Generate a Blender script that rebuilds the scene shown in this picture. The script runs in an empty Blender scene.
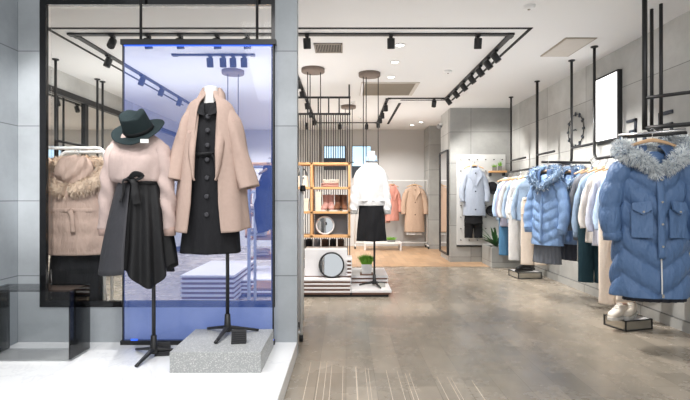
import bpy, bmesh, math, random
from mathutils import Vector, Matrix, noise as mnoise
random.seed(7)
PI = math.pi
sc = bpy.context.scene
C = sc.collection

# ------------------------------------------------------------------ camera and survey
F = 480.0; CX = 346.0; CY = 197.0; EYE = 1.25; H = 2.96
def X(x, d): return (x - CX) * d / F
def Z(y, d): return EYE - (y - CY) * d / F
def P(x, y, d): return Vector((X(x, d), d, Z(y, d)))

cam_d = bpy.data.cameras.new('camera'); cam = bpy.data.objects.new('camera', cam_d); C.objects.link(cam)
cam.location = (0, 0, EYE); cam.rotation_euler = (PI/2, 0, 0)
cam_d.sensor_width = 36; cam_d.lens = 36 * F / 690
cam_d.shift_x = -1/690; cam_d.shift_y = -3/690
cam_d.clip_start = 0.05
sc.camera = cam
sc.view_settings.view_transform = 'Standard'; sc.view_settings.look = 'None'
sc.view_settings.gamma = 1; sc.view_settings.use_curve_mapping = False
sc.view_settings.exposure = 0.0

# ------------------------------------------------------------------ mesh builder
class MB:
    def __init__(s): s.v = []; s.f = []; s.sm = []
    def add(s, vs, fs, smooth=False):
        b = len(s.v); s.v += [tuple(v) for v in vs]
        for f in fs: s.f.append(tuple(b + i for i in f)); s.sm.append(smooth)
    def box(s, c, sz, rot=None):
        c = Vector(c); hx, hy, hz = sz[0]/2, sz[1]/2, sz[2]/2
        vs = []
        for x in (-hx, hx):
            for y in (-hy, hy):
                for z in (-hz, hz):
                    p = Vector((x, y, z))
                    if rot: p = rot @ p
                    vs.append(p + c)
        s.add(vs, [(0,1,3,2),(4,6,7,5),(0,4,5,1),(2,3,7,6),(0,2,6,4),(1,5,7,3)])
        return s
    def bx(s, x0, x1, y0, y1, z0, z1):
        return s.box(((x0+x1)/2, (y0+y1)/2, (z0+z1)/2), (abs(x1-x0), abs(y1-y0), abs(z1-z0)))
    def loft(s, rings, closed=True, cap=True, smooth=True):
        n = len(rings[0]); vs = [p for r in rings for p in r]; fs = []
        m = n if closed else n - 1
        for i in range(len(rings)-1):
            for j in range(m):
                k = (j+1) % n
                fs.append((i*n+j, i*n+k, (i+1)*n+k, (i+1)*n+j))
        s.add(vs, fs, smooth)
        if cap and closed:
            s.add(rings[0], [tuple(range(n))[::-1]]); s.add(rings[-1], [tuple(range(n))])
        return s
    def tube(s, p0, p1, r, n=10, r2=None):
        return s.path([p0, p1], [r, r if r2 is None else r2], n)
    def path(s, pts, r, n=10, cap=True, flat=1.0, up=None):
        pts = [Vector(p) for p in pts]
        if not isinstance(r, (list, tuple)): r = [r]*len(pts)
        rings = []; prev = None
        for i, p in enumerate(pts):
            t = (pts[min(i+1, len(pts)-1)] - pts[max(i-1, 0)]).normalized()
            if prev is None:
                a = Vector(up) if up else (Vector((0,1,0)) if abs(t.y) < .9 else Vector((1,0,0)))
                u = (a - t*a.dot(t)).normalized()
            else:
                u = (prev - t*prev.dot(t)).normalized()
            prev = u; w = t.cross(u)
            ra = r[i] if not isinstance(r[i], (list, tuple)) else r[i][0]
            rb = ra*flat if not isinstance(r[i], (list, tuple)) else r[i][1]
            rings.append([p + w*ra*math.cos(2*PI*j/n) + u*rb*math.sin(2*PI*j/n) for j in range(n)])
        return s.loft(rings, True, cap)
    def lathe(s, prof, n=24, c=(0,0,0), cap=True):
        c = Vector(c)
        return s.loft([[c + Vector((r*math.cos(2*PI*j/n), r*math.sin(2*PI*j/n), z)) for j in range(n)] for r, z in prof], True, cap)
    def prism(s, poly, d0, d1, axis='y'):
        def q(a, b, d): return (a, d, b) if axis == 'y' else ((d, a, b) if axis == 'x' else (a, b, d))
        n = len(poly)
        s.add([q(a, b, d0) for a, b in poly] + [q(a, b, d1) for a, b in poly],
              [tuple(range(n)), tuple(range(2*n-1, n-1, -1))] + [(i, (i+1) % n, n+(i+1) % n, n+i) for i in range(n)])
        return s
    def ell(s, c, r, nu=16, nv=10):
        c = Vector(c)
        rings = []
        for i in range(nv+1):
            a = PI*i/nv - PI/2; k = max(math.cos(a), 1e-3)
            rings.append([c + Vector((r[0]*k*math.cos(2*PI*j/nu), r[1]*k*math.sin(2*PI*j/nu), r[2]*math.sin(a))) for j in range(nu)])
        return s.loft(rings, True, False)
    def build(s, name, mat, parent=None, bev=0, sub=0, solid=0):
        me = bpy.data.meshes.new(name); me.from_pydata(s.v, [], s.f)
        me.polygons.foreach_set('use_smooth', s.sm)
        bm = bmesh.new(); bm.from_mesh(me)
        bmesh.ops.remove_doubles(bm, verts=bm.verts, dist=1e-6) if not bev else None
        bmesh.ops.recalc_face_normals(bm, faces=bm.faces); bm.to_mesh(me); bm.free()
        me.materials.append(mat)
        o = bpy.data.objects.new(name, me); C.objects.link(o)
        if parent: o.parent = parent
        if bev:
            m = o.modifiers.new('bevel', 'BEVEL'); m.width = bev; m.segments = 2; m.limit_method = 'ANGLE'
        if solid:
            m = o.modifiers.new('thick', 'SOLIDIFY'); m.thickness = solid; m.offset = -1
        if sub:
            m = o.modifiers.new('sub', 'SUBSURF'); m.levels = sub; m.render_levels = sub
        return o

def tag(o, label, cat, group=None):
    o['label'] = label; o['category'] = cat
    if group: o['group'] = group
    return o
def thing(name, label, cat, loc=(0,0,0), rz=0, group=None):
    o = bpy.data.objects.new(name, None); C.objects.link(o)
    o.empty_display_size = .1
    o.location = loc; o.rotation_euler = (0, 0, rz)
    return tag(o, label, cat, group)
def struct(mb, name, mat, parent=None, **k):
    o = mb.build(name, mat, parent, **k)
    if not parent: o['kind'] = 'structure'
    return o
def copy_tree(o, parent=None):
    c = o.copy(); C.objects.link(c)
    if parent: c.parent = parent
    for ch in list(o.children): copy_tree(ch, c)
    return c
ORD = ['first','second','third','fourth','fifth','sixth','seventh','eighth','ninth']

# ------------------------------------------------------------------ materials
def newmat(name):
    m = bpy.data.materials.new(name); m.use_nodes = True
    nt = m.node_tree; b = nt.nodes['Principled BSDF']
    return m, nt, b
def N(nt, t, **k):
    n = nt.nodes.new(t)
    for a, v in k.items():
        if a in n.inputs: n.inputs[a].default_value = v
        else: setattr(n, a, v)
    return n
def col(c): return (c[0], c[1], c[2], 1)
def srgb(r, g, b):
    f = lambda u: (u/255/12.92) if u/255 <= .04045 else ((u/255+.055)/1.055)**2.4
    return (f(r), f(g), f(b))
def plain(name, c, rough=.5, metal=0, var=.06, scale=12, bump=0, bscale=200, spec=.5, sheen=0):
    m, nt, b = newmat(name)
    tc = N(nt, 'ShaderNodeTexCoord')
    nz = N(nt, 'ShaderNodeTexNoise', Scale=scale, Detail=4.0)
    nt.links.new(tc.outputs['Object'], nz.inputs['Vector'])
    mx = N(nt, 'ShaderNodeMix', data_type='RGBA')
    mx.inputs['A'].default_value = col([u*(1-var) for u in c]); mx.inputs['B'].default_value = col([min(1, u*(1+var)) for u in c])
    nt.links.new(nz.outputs['Fac'], mx.inputs['Factor']); nt.links.new(mx.outputs['Result'], b.inputs['Base Color'])
    b.inputs['Roughness'].default_value = rough; b.inputs['Metallic'].default_value = metal
    b.inputs['Specular IOR Level'].default_value = spec
    if sheen: b.inputs['Sheen Weight'].default_value = sheen
    if bump:
        n2 = N(nt, 'ShaderNodeTexNoise', Scale=bscale, Detail=3.0)
        nt.links.new(tc.outputs['Object'], n2.inputs['Vector'])
        bp = N(nt, 'ShaderNodeBump', Strength=bump, Distance=.01)
        nt.links.new(n2.outputs['Fac'], bp.inputs['Height']); nt.links.new(bp.outputs['Normal'], b.inputs['Normal'])
    return m
def fabric(name, c, rough=.85, var=.08, bump=.25, bscale=260, wr=.35, spec=.2):
    # weave plus soft wrinkles
    m, nt, b = newmat(name)
    tc = N(nt, 'ShaderNodeTexCoord')
    nz = N(nt, 'ShaderNodeTexNoise', Scale=40.0, Detail=5.0)
    wv = N(nt, 'ShaderNodeTexNoise', Scale=bscale, Detail=2.0)
    mp = N(nt, 'ShaderNodeMapping'); mp.inputs['Scale'].default_value = (1, 1, .35)
    w2 = N(nt, 'ShaderNodeTexNoise', Scale=16.0, Detail=3.0)
    nt.links.new(tc.outputs['Object'], mp.inputs['Vector'])
    for q in (nz, wv): nt.links.new(tc.outputs['Object'], q.inputs['Vector'])
    nt.links.new(mp.outputs['Vector'], w2.inputs['Vector'])
    mx = N(nt, 'ShaderNodeMix', data_type='RGBA')
    mx.inputs['A'].default_value = col([u*(1-var) for u in c]); mx.inputs['B'].default_value = col([min(1, u*(1+var)) for u in c])
    nt.links.new(nz.outputs['Fac'], mx.inputs['Factor']); nt.links.new(mx.outputs['Result'], b.inputs['Base Color'])
    b1 = N(nt, 'ShaderNodeBump', Strength=wr, Distance=.05); nt.links.new(w2.outputs['Fac'], b1.inputs['Height'])
    b2 = N(nt, 'ShaderNodeBump', Strength=bump, Distance=.004); nt.links.new(wv.outputs['Fac'], b2.inputs['Height'])
    nt.links.new(b1.outputs['Normal'], b2.inputs['Normal']); nt.links.new(b2.outputs['Normal'], b.inputs['Normal'])
    b.inputs['Roughness'].default_value = rough; b.inputs['Specular IOR Level'].default_value = spec
    return m
def emit(name, c, s):
    m, nt, b = newmat(name)
    b.inputs['Base Color'].default_value = col(c); b.inputs['Emission Color'].default_value = col(c); b.inputs['Emission Strength'].default_value = s
    return m
def tiles(name, c, axes, bw, rh, ox=0, oz=0, mortar=.004, var=.10, rough=.6, off=0.0, mcol=.45):
    m, nt, b = newmat(name)
    g = N(nt, 'ShaderNodeNewGeometry'); sp = N(nt, 'ShaderNodeSeparateXYZ'); cb = N(nt, 'ShaderNodeCombineXYZ')
    nt.links.new(g.outputs['Position'], sp.inputs['Vector'])
    for i, a in enumerate(axes):
        ad = N(nt, 'ShaderNodeMath', operation='ADD'); ad.inputs[1].default_value = (50*bw - ox) if i == 0 else (50*rh - oz)
        nt.links.new(sp.outputs[a], ad.inputs[0]); nt.links.new(ad.outputs[0], cb.inputs['XY'[i]])
    br = N(nt, 'ShaderNodeTexBrick', offset=off, squash=1.0)
    br.inputs['Scale'].default_value = 1; br.inputs['Brick Width'].default_value = bw; br.inputs['Row Height'].default_value = rh
    br.inputs['Mortar Size'].default_value = mortar; br.inputs['Mortar Smooth'].default_value = .2
    br.inputs['Color1'].default_value = col([u*(1-var) for u in c]); br.inputs['Color2'].default_value = col([u*(1+var) for u in c])
    br.inputs['Mortar'].default_value = col([u*mcol for u in c])
    nt.links.new(cb.outputs[0], br.inputs['Vector'])
    nz = N(nt, 'ShaderNodeTexNoise', Scale=2.2, Detail=8.0, Roughness=.65); nt.links.new(g.outputs['Position'], nz.inputs['Vector'])
    rp = N(nt, 'ShaderNodeMapRange'); rp.inputs['From Min'].default_value = .3; rp.inputs['From Max'].default_value = .7
    rp.inputs['To Min'].default_value = .84; rp.inputs['To Max'].default_value = 1.14
    nt.links.new(nz.outputs['Fac'], rp.inputs['Value'])
    mu = N(nt, 'ShaderNodeVectorMath', operation='MULTIPLY')
    nt.links.new(br.outputs['Color'], mu.inputs[0]); nt.links.new(rp.outputs[0], mu.inputs[1])
    nt.links.new(mu.outputs[0], b.inputs['Base Color'])
    bp = N(nt, 'ShaderNodeBump', Strength=.15, Distance=.01); nt.links.new(nz.outputs['Fac'], bp.inputs['Height']); nt.links.new(bp.outputs['Normal'], b.inputs['Normal'])
    b.inputs['Roughness'].default_value = rough
    return m

M = {}
M['ceiling'] = plain('ceiling_paint', (.76,.757,.75), .9, var=.01, scale=2)
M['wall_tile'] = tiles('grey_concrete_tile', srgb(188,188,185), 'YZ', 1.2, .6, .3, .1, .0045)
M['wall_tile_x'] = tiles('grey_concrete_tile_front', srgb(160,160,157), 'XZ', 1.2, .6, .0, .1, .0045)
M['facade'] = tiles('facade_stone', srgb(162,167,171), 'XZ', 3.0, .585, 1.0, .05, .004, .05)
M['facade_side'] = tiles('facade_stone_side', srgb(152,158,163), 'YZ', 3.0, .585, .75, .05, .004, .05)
M['back_wall'] = plain('back_wall_paint', srgb(196,194,192), .85, var=.02, scale=2)
M['black'] = plain('black_powder_coat', (.012,.012,.013), .45, var=.1)
M['black_gloss'] = plain('black_gloss', (.008,.008,.009), .12, var=.1)
M['black_matte'] = plain('black_matte', (.018,.018,.019), .7, var=.15)
M['white_metal'] = plain('white_metal', (.78,.78,.77), .35, var=.02)
M['white_board'] = plain('white_board', (.80,.78,.78), .4, var=.03)
M['brown_board'] = plain('brown_board_edge', srgb(120,88,72), .6, var=.15, scale=30)
M['chrome'] = plain('steel', (.6,.6,.6), .25, 1, var=.03)
M['lens'] = emit('lamp_lens', (1,.97,.92), 9)
M['lens_off'] = plain('lamp_glass', (.25,.25,.25), .1)
M['lightbox'] = emit('lightbox_panel', (1,1,1), 2.2)
M['screen'] = emit('lit_blue_panel', srgb(190,222,245), 1.0)
M['slot'] = plain('ceiling_slot_black', (.012,.012,.012), .8)
M['skin_white'] = plain('mannequin_white', (.74,.73,.71), .45, var=.02)
M['camel'] = fabric('camel_wool', srgb(174,152,141), .95, wr=.15)
M['blush'] = fabric('blush_knit', srgb(186,167,161), .95, bump=.6, bscale=420, wr=.25)
M['cuff_knit'] = fabric('blush_rib', srgb(186,160,150), .95, bump=.6, bscale=420)
M['black_cloth'] = fabric('black_cloth', (.013,.013,.015), .8, wr=.3)
M['charcoal'] = fabric('charcoal_satin', srgb(58,58,62), .6, wr=.2, spec=.3)
M['black_satin'] = fabric('black_satin', (.011,.011,.012), .6, wr=.2, spec=.25)
M['felt'] = fabric('felt_green_black', srgb(34,44,46), .95, wr=.1)
M['band'] = fabric('hat_band', (.008,.009,.01), .7)
M['white_cloth'] = fabric('white_cloth', (.72,.715,.71), .9, wr=.45)
M['offwhite'] = fabric('offwhite_cloth', srgb(232,226,220), .9, wr=.4)
M['cream'] = fabric('cream_cloth', srgb(226,212,198), .9, wr=.3)
M['white_knit'] = fabric('white_knit', srgb(226,224,220), .95, bump=1.0, bscale=150)
M['skyshirt'] = fabric('sky_shirt', srgb(178,200,226), .85)
M['sky2'] = fabric('pale_blue_jacket', srgb(160,182,208), .85)
M['lavender'] = fabric('lavender_shirt', srgb(212,214,228), .85)
M['grey_jacket'] = fabric('grey_jacket', srgb(122,124,130), .9)
M['lilacgrey'] = fabric('lilac_grey_jacket', srgb(158,158,176), .9)
M['jeans'] = fabric('dark_teal_trouser', srgb(38,62,72), .9)
M['denim'] = fabric('blue_denim', srgb(84,130,168), .9)
M['navy'] = fabric('navy_cloth', srgb(34,44,84), .85)
M['puff_hero'] = fabric('steel_blue_nylon', srgb(90,119,160), .5, var=.05, bump=.08, wr=.7, spec=.4)
M['puff_pale'] = fabric('pale_blue_nylon', srgb(130,160,202), .5, var=.05, bump=.08, wr=.6, spec=.4)
M['puff_beige'] = fabric('beige_down', srgb(176,152,140), .7, var=.05, bump=.1, wr=.6)
M['lining'] = fabric('hood_lining', srgb(70,92,126), .7)
M['pleat'] = fabric('grey_pleat', srgb(112,116,124), .8)
M['pleat_dark'] = fabric('dark_pleat', srgb(66,70,80), .8)
M['fur_blue'] = plain('fur_blue_white', srgb(236,240,244), .9, var=.15, scale=14)
M['fur_blue_dark'] = plain('fur_blue_grey', srgb(120,142,168), .9, var=.3, scale=14)
M['fur_beige'] = plain('fur_beige', srgb(206,184,164), .9, var=.2, scale=14)
M['pink'] = fabric('pink_cloth', srgb(214,152,138), .9)
M['tan'] = fabric('tan_wool', srgb(186,160,140), .95)
M['greyblue_coat'] = fabric('grey_blue_coat', srgb(164,172,186), .9)
M['black_hat'] = fabric('black_hat', (.02,.02,.022), .9)
M['wood'] = plain('pale_wood', srgb(214,164,112), .55, var=.16, scale=6, bump=.05, bscale=40)
M['wood_dark'] = plain('disc_wood', srgb(122,108,98), .6, var=.2, scale=18)
M['hanger_wood'] = plain('hanger_wood', srgb(216,178,138), .5, var=.1)
M['mirror'] = plain('mirror_glass', (.82,.84,.86), .02, 1, var=.0)
M['mirror_wall'] = plain('mirror_wall_glass', (.80,.81,.80), .03, 1, var=.0)
M['grass'] = plain('grass_green', srgb(128,186,64), .7, var=.35, scale=30)
M['leaf'] = plain('leaf_green', srgb(40,84,40), .5, var=.3, scale=20)
M['pot'] = plain('pot_white', (.8,.8,.79), .4)
M['pot_grey'] = plain('pot_grey', srgb(130,128,124), .8, var=.1)
M['peg'] = plain('pegboard_white', srgb(206,206,204), .6, var=.03)
M['shoe_white'] = plain('shoe_cream', srgb(232,222,208), .55, var=.05)
M['shoe_brown'] = plain('shoe_brown', srgb(118,78,56), .5, var=.15)
M['sole'] = plain('shoe_sole', (.62,.60,.56), .7)
M['vent'] = plain('vent_louvre', srgb(150,142,132), .6)
M['cassette'] = plain('cassette_grille', srgb(158,148,134), .8, var=.05)
M['hatch'] = plain('hatch_paint', srgb(196,190,182), .8)
M['letter'] = plain('dark_letter', srgb(52,60,72), .5)
M['plinth_side'] = plain('plinth_mirror_side', srgb(186,182,172), .12, .7, var=.1)
M['paper'] = plain('paper_tag', (.8,.8,.78), .8)
M['carton'] = plain('pale_carton', srgb(228,214,196), .8)
M['backing'] = plain('grey_felt_panel', srgb(126,132,140), .9, bump=.3, bscale=300)
M['rose'] = fabric('dusty_rose', srgb(196,150,140), .9)
M['brown_cloth'] = fabric('brown_cloth', srgb(74,58,50), .9)

# marble
m, nt, b = newmat('white_marble'); M['marble'] = m
g = N(nt, 'ShaderNodeNewGeometry')
nz = N(nt, 'ShaderNodeTexNoise', Scale=1.6, Detail=9.0, Distortion=1.6); nt.links.new(g.outputs['Position'], nz.inputs['Vector'])
rp = N(nt, 'ShaderNodeValToRGB'); nt.links.new(nz.outputs['Fac'], rp.inputs['Fac'])
rp.color_ramp.elements[0].position = .485; rp.color_ramp.elements[0].color = (.86,.865,.87,1)
rp.color_ramp.elements[1].position = .515; rp.color_ramp.elements[1].color = (.86,.865,.87,1)
e = rp.color_ramp.elements.new(.5); e.color = (.78,.785,.80,1)
nt.links.new(rp.outputs['Color'], b.inputs['Base Color']); b.inputs['Roughness'].default_value = .22
# terrazzo block
m, nt, b = newmat('grey_terrazzo'); M['terrazzo'] = m
tc = N(nt, 'ShaderNodeTexCoord'); vo = N(nt, 'ShaderNodeTexVoronoi', Scale=210.0)
nt.links.new(tc.outputs['Object'], vo.inputs['Vector'])
sp = N(nt, 'ShaderNodeSeparateColor'); nt.links.new(vo.outputs['Color'], sp.inputs['Color'])
rp = N(nt, 'ShaderNodeValToRGB'); nt.links.new(sp.outputs[0], rp.inputs['Fac'])
rp.color_ramp.interpolation = 'CONSTANT'
rp.color_ramp.elements[0].color = col(srgb(158,160,160)); rp.color_ramp.elements[1].position = .82; rp.color_ramp.elements[1].color = col(srgb(200,200,198))
e = rp.color_ramp.elements.new(.45); e.color = col(srgb(166,167,166))
nt.links.new(rp.outputs['Color'], b.inputs['Base Color']); b.inputs['Roughness'].default_value = .5
# floor: stone-look planks, warmer wood at the back of the shop
def floormat(name, c1, c2, bw, rh, rough, warm=0):
    m, nt, b = newmat(name)
    g = N(nt, 'ShaderNodeNewGeometry'); sp = N(nt, 'ShaderNodeSeparateXYZ'); cb = N(nt, 'ShaderNodeCombineXYZ')
    nt.links.new(g.outputs['Position'], sp.inputs['Vector'])
    for i, a in enumerate('YX'):
        ad = N(nt, 'ShaderNodeMath', operation='ADD'); ad.inputs[1].default_value = 40.0
        nt.links.new(sp.outputs[a], ad.inputs[0]); nt.links.new(ad.outputs[0], cb.inputs['XY'[i]])
    br = N(nt, 'ShaderNodeTexBrick', offset=.37, offset_frequency=2)
    br.inputs['Scale'].default_value = 1; br.inputs['Brick Width'].default_value = bw; br.inputs['Row Height'].default_value = rh
    br.inputs['Mortar Size'].default_value = .0018; br.inputs['Mortar Smooth'].default_value = .3
    br.inputs['Color1'].default_value = col(c1); br.inputs['Color2'].default_value = col(c2); br.inputs['Mortar'].default_value = col([u*.6 for u in c1])
    nt.links.new(cb.outputs[0], br.inputs['Vector'])
    n1 = N(nt, 'ShaderNodeTexNoise', Scale=2.6, Detail=9.0, Roughness=.7); nt.links.new(g.outputs['Position'], n1.inputs['Vector'])
    mp = N(nt, 'ShaderNodeMapping'); mp.inputs['Scale'].default_value = (9, 4, 1); nt.links.new(g.outputs['Position'], mp.inputs['Vector'])
    n2 = N(nt, 'ShaderNodeTexNoise', Scale=1.0, Detail=5.0); nt.links.new(mp.outputs[0], n2.inputs['Vector'])
    av = N(nt, 'ShaderNodeMath', operation='ADD'); nt.links.new(n1.outputs['Fac'], av.inputs[0]); nt.links.new(n2.outputs['Fac'], av.inputs[1])
    mr = N(nt, 'ShaderNodeMapRange'); mr.inputs['From Min'].default_value = .65; mr.inputs['From Max'].default_value = 1.35
    mr.inputs['To Min'].default_value = .84; mr.inputs['To Max'].default_value = 1.12
    nt.links.new(av.outputs[0], mr.inputs['Value'])
    mu = N(nt, 'ShaderNodeVectorMath', operation='MULTIPLY'); nt.links.new(br.outputs['Color'], mu.inputs[0]); nt.links.new(mr.outputs[0], mu.inputs[1])
    nt.links.new(mu.outputs[0], b.inputs['Base Color'])
    r2 = N(nt, 'ShaderNodeMapRange'); r2.inputs['From Min'].default_value = .3; r2.inputs['From Max'].default_value = .7
    r2.inputs['To Min'].default_value = rough-.06; r2.inputs['To Max'].default_value = rough+.1
    nt.links.new(n1.outputs['Fac'], r2.inputs['Value']); nt.links.new(r2.outputs[0], b.inputs['Roughness'])
    bp = N(nt, 'ShaderNodeBump', Strength=.06, Distance=.01); nt.links.new(n2.outputs['Fac'], bp.inputs['Height']); nt.links.new(bp.outputs['Normal'], b.inputs['Normal'])
    return m
M['floor'] = floormat('stone_plank_floor', srgb(143,134,121), srgb(168,157,142), .62, .2, .24)
M['floor_wood'] = floormat('warm_wood_floor', srgb(176,142,110), srgb(196,162,128), .6, .12, .38)
# glass
def glassmat(name, tint, refl=1.0, add=None, diff=None):
    m = bpy.data.materials.new(name); m.use_nodes = True; nt = m.node_tree; nt.nodes.clear()
    out = N(nt, 'ShaderNodeOutputMaterial'); tr = N(nt, 'ShaderNodeBsdfTransparent'); tr.inputs[0].default_value = col(tint)
    gl = N(nt, 'ShaderNodeBsdfGlossy'); gl.inputs['Roughness'].default_value = .0
    fr = N(nt, 'ShaderNodeFresnel', IOR=1.45); mulf = N(nt, 'ShaderNodeMath', operation='MULTIPLY'); mulf.inputs[1].default_value = refl
    nt.links.new(fr.outputs[0], mulf.inputs[0])
    mx = N(nt, 'ShaderNodeMixShader'); nt.links.new(mulf.outputs[0], mx.inputs[0])
    src = tr.outputs[0]
    if diff:
        df = N(nt, 'ShaderNodeBsdfDiffuse'); df.inputs[0].default_value = col(diff[0])
        m2 = N(nt, 'ShaderNodeMixShader'); m2.inputs[0].default_value = diff[1]
        nt.links.new(tr.outputs[0], m2.inputs[1]); nt.links.new(df.outputs[0], m2.inputs[2]); src = m2.outputs[0]
    if add:
        em = N(nt, 'ShaderNodeEmission'); em.inputs[0].default_value = col(add[0]); em.inputs[1].default_value = add[1]
        ad = N(nt, 'ShaderNodeAddShader'); nt.links.new(src, ad.inputs[0]); nt.links.new(em.outputs[0], ad.inputs[1]); src = ad.outputs[0]
    nt.links.new(src, mx.inputs[1]); nt.links.new(gl.outputs[0], mx.inputs[2]); nt.links.new(mx.outputs[0], out.inputs[0])
    return m
M['glass'] = glassmat('window_glass', (.97,.98,.98), .3)
M['smoked'] = glassmat('smoked_acrylic', (.88,.885,.89), .5)
M['smoked_dark'] = glassmat('smoked_acrylic_dark', (.70,.705,.71), .6)
M['smoked_side'] = glassmat('smoked_acrylic_side', (.42,.425,.43), .9)
M['clear_front'] = glassmat('grey_acrylic', (.985,.99,.99), .4)
M['blue_panel'] = glassmat('blue_lit_acrylic', (.915,.935,1.0), .4, (srgb(112,148,242), .11), (srgb(130,150,240), .02))
M['blue_glow'] = emit('blue_led', srgb(60,110,255), .8)

# ------------------------------------------------------------------ the shell
RW = 3.15
YF = 3.75                                   # shop front
struct(MB().bx(-7, 7, -3, 13, -.1, 0), 'floor', M['floor'])
struct(MB().bx(-.95, RW, 8.6, 12.2, 0.0, .004), 'floor_rear', M['floor_wood'])
struct(MB().bx(-4.6, 4.2, YF+.02, 12.6, H, H+.15), 'ceiling', M['ceiling'])
struct(MB().bx(RW, RW+.2, 1.2, 12.6, 0, H), 'wall_right', M['wall_tile'])
struct(MB().bx(RW-.02, RW, 1.2, 9.2, 0, .1), 'baseboard_right', M['wall_tile'])
struct(MB().bx(-4.6, RW+.2, 12.2, 12.4, 0, H), 'wall_back', M['back_wall'])
struct(MB().bx(-.95, 2.0, 12.18, 12.2, 0.004, .1), 'baseboard_back', M['back_wall'])
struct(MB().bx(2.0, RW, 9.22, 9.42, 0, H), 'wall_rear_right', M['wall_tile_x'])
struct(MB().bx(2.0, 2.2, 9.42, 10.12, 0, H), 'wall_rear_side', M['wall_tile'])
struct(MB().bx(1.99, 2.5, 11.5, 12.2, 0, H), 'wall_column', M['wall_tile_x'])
# left interior wall, mirrored below a black beam
LW = -3.87
struct(MB().bx(LW-.2, LW, YF, 12.2, 2.71, H), 'wall_left_upper', M['wall_tile'])
w2 = struct(MB().bx(LW-.06, LW-.02, YF, 12.2, .0, 2.65), 'window_2', M['mirror_wall'])
f2 = MB(); f2.bx(LW-.08, LW+.02, YF, 12.2, 2.63, 2.71); f2.bx(LW-.08, LW+.02, YF, 12.2, 0, .1)
for d in (5.0, 7.15, 9.4, 11.5): f2.bx(LW-.08, LW+.01, d-.045, d+.045, .1, 2.63)
f2.build('window_frame', M['black'], w2)
# shop front
xl, xr = X(40, YF), X(275, YF); zt, zb = 2.80, Z(307, YF)
PR = X(297, YF); WL = X(18, YF)
mb = MB()
mb.bx(WL-.2, xl, YF, YF+.10, 0, 3.5); mb.bx(xl, xr, YF, YF+.10, 0, zb); mb.bx(xl, xr, YF, YF+.10, zt, 3.5); mb.bx(xr, PR, YF, YF+.10, 0, 3.5)
struct(mb, 'wall_facade', M['facade'])
struct(MB().bx(PR, RW+.2, YF, YF+.18, H, 3.5), 'wall_facade_header', M['facade'])
struct(MB().bx(WL-.2, WL, .6, YF, 0, 3.5), 'wall_left', M['facade_side'])
t = .048
win = struct(MB().bx(xl+t, xr-t, YF+.06, YF+.07, zb+t, zt-t), 'window_1', M['glass'])
fr = MB(); fr.bx(xl, xl+t, YF-.006, YF+.03, zb, zt); fr.bx(xr-t*.6, xr, YF-.006, YF+.03, zb, zt); fr.bx(xl+t, xr-t*.6, YF-.006, YF+.03, zb, zb+t); fr.bx(xl+t, xr-t*.6, YF-.006, YF+.03, zt-t, zt)
fr.build('window_frame', M['black_gloss'], win)
# raised marble display platform
struct(MB().bx(WL, PR, .9, YF, 0, .117), 'trim_display_platform', M['marble'], bev=.006)

# ceiling slots
def slot(n, pts, w):
    mb = MB()
    for (x0, y0), (x1, y1) in zip(pts, pts[1:]):
        mb.bx(min(x0, x1)-w/2, max(x0, x1)+w/2, min(y0, y1)-w/2, max(y0, y1)+w/2, H-.006, H+.002)
    struct(mb, n, M['slot'])
NY, FY = 4.86, 8.35
slot('trim_1', [(-3.03, 8.9), (-3.03, NY), (1.87, NY), (1.87, FY+.12), (.98, FY+.12)], .035)
slot('trim_2', [(.98, 8.75), (.98, 11.2)], .05)

# ------------------------------------------------------------------ lighting tracks and heads
def track(label, pts, w=.05):
    o = thing('lighting_track', label, 'track', (pts[0][0], pts[0][1], H-.045), group='black ceiling lighting tracks')
    mb = MB()
    ox, oy = pts[0]
    for (x0, y0), (x1, y1) in zip(pts, pts[1:]):
        mb.bx(min(x0, x1)-w/2-ox, max(x0, x1)+w/2-ox, min(y0, y1)-w/2-oy, max(y0, y1)+w/2-oy, .028, .045)
    mb.build('rail', M['black'], o)
    for (x, y) in (pts[0], pts[-1]): MB().box((x-ox, y-oy, .034), (w+.012, w+.012, .022)).build('end_cap', M['black'], o)
    return o
track('long black ceiling track nearest the shop front, running straight across', [(-2.87, 5.03), (1.72, 5.03)], .06)
track('black ceiling track running back along the right side of the shop', [(1.73, 5.09), (1.73, 8.32)], .06)
track('short black ceiling track joining the right track to the rear one', [(1.67, 8.29), (.75, 8.29)], .045)
track('black ceiling track running to the back above the white sweater mannequin', [(.72, 8.35), (.72, 11.0)])
track('black ceiling track far back, across behind the black rod screen', [(.69, 11.0), (-.69, 11.0)])
track('black ceiling track running back just right of the stone pillar', [(-.69, 5.1), (-.69, 10.9)])
track('black ceiling track running back along the left side, seen through the shop window', [(-2.85, 5.09), (-2.85, 9.0)], .06)
track('short black track with a row of lamps seen through the blue panel', [(-2.05, 5.75), (-1.12, 5.75)])

sp0 = thing('track_spotlight', '', 'spotlight')
mb = MB(); mb.box((0,0,-.008), (.04,.08,.018)); mb.tube((0,0,-.015), (0,0,-.05), .010, 8); mb.build('adapter', M['black'], sp0)
hd = MB().lathe([(.0,.050),(.034,.050),(.040,.044),(.040,-.056),(.038,-.060),(.032,-.060)], 16).build('lamp_head', M['black'], sp0)
hd.location = (0, 0, -.078)
MB().lathe([(.0,-.054),(.033,-.054)], 16, cap=False).build('lens', M['lens'], hd)
used = [False]
def spot(x, y, aim, label, group, lit=True, roll=None):
    o = sp0 if not used[0] else copy_tree(sp0)
    used[0] = True
    o.location = (x, y, H-.018); o['label'] = label; o['group'] = group
    h = [c for c in o.children if c.name.startswith('lamp_head')][0]
    d = (Vector(aim) - Vector((x, y, H-.15))).normalized()
    h.rotation_euler = Vector((0,0,-1)).rotation_difference(d).to_euler()
    return Vector((x, y, H-.15)) + d*.085, d
SG = 'black track spotlights'
lamps = []          # (pos, dir)
dn = lambda x, y, dx=0, dy=0: (x+dx, y+dy, 0)
G1 = 'spotlights on the near cross track'
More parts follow.
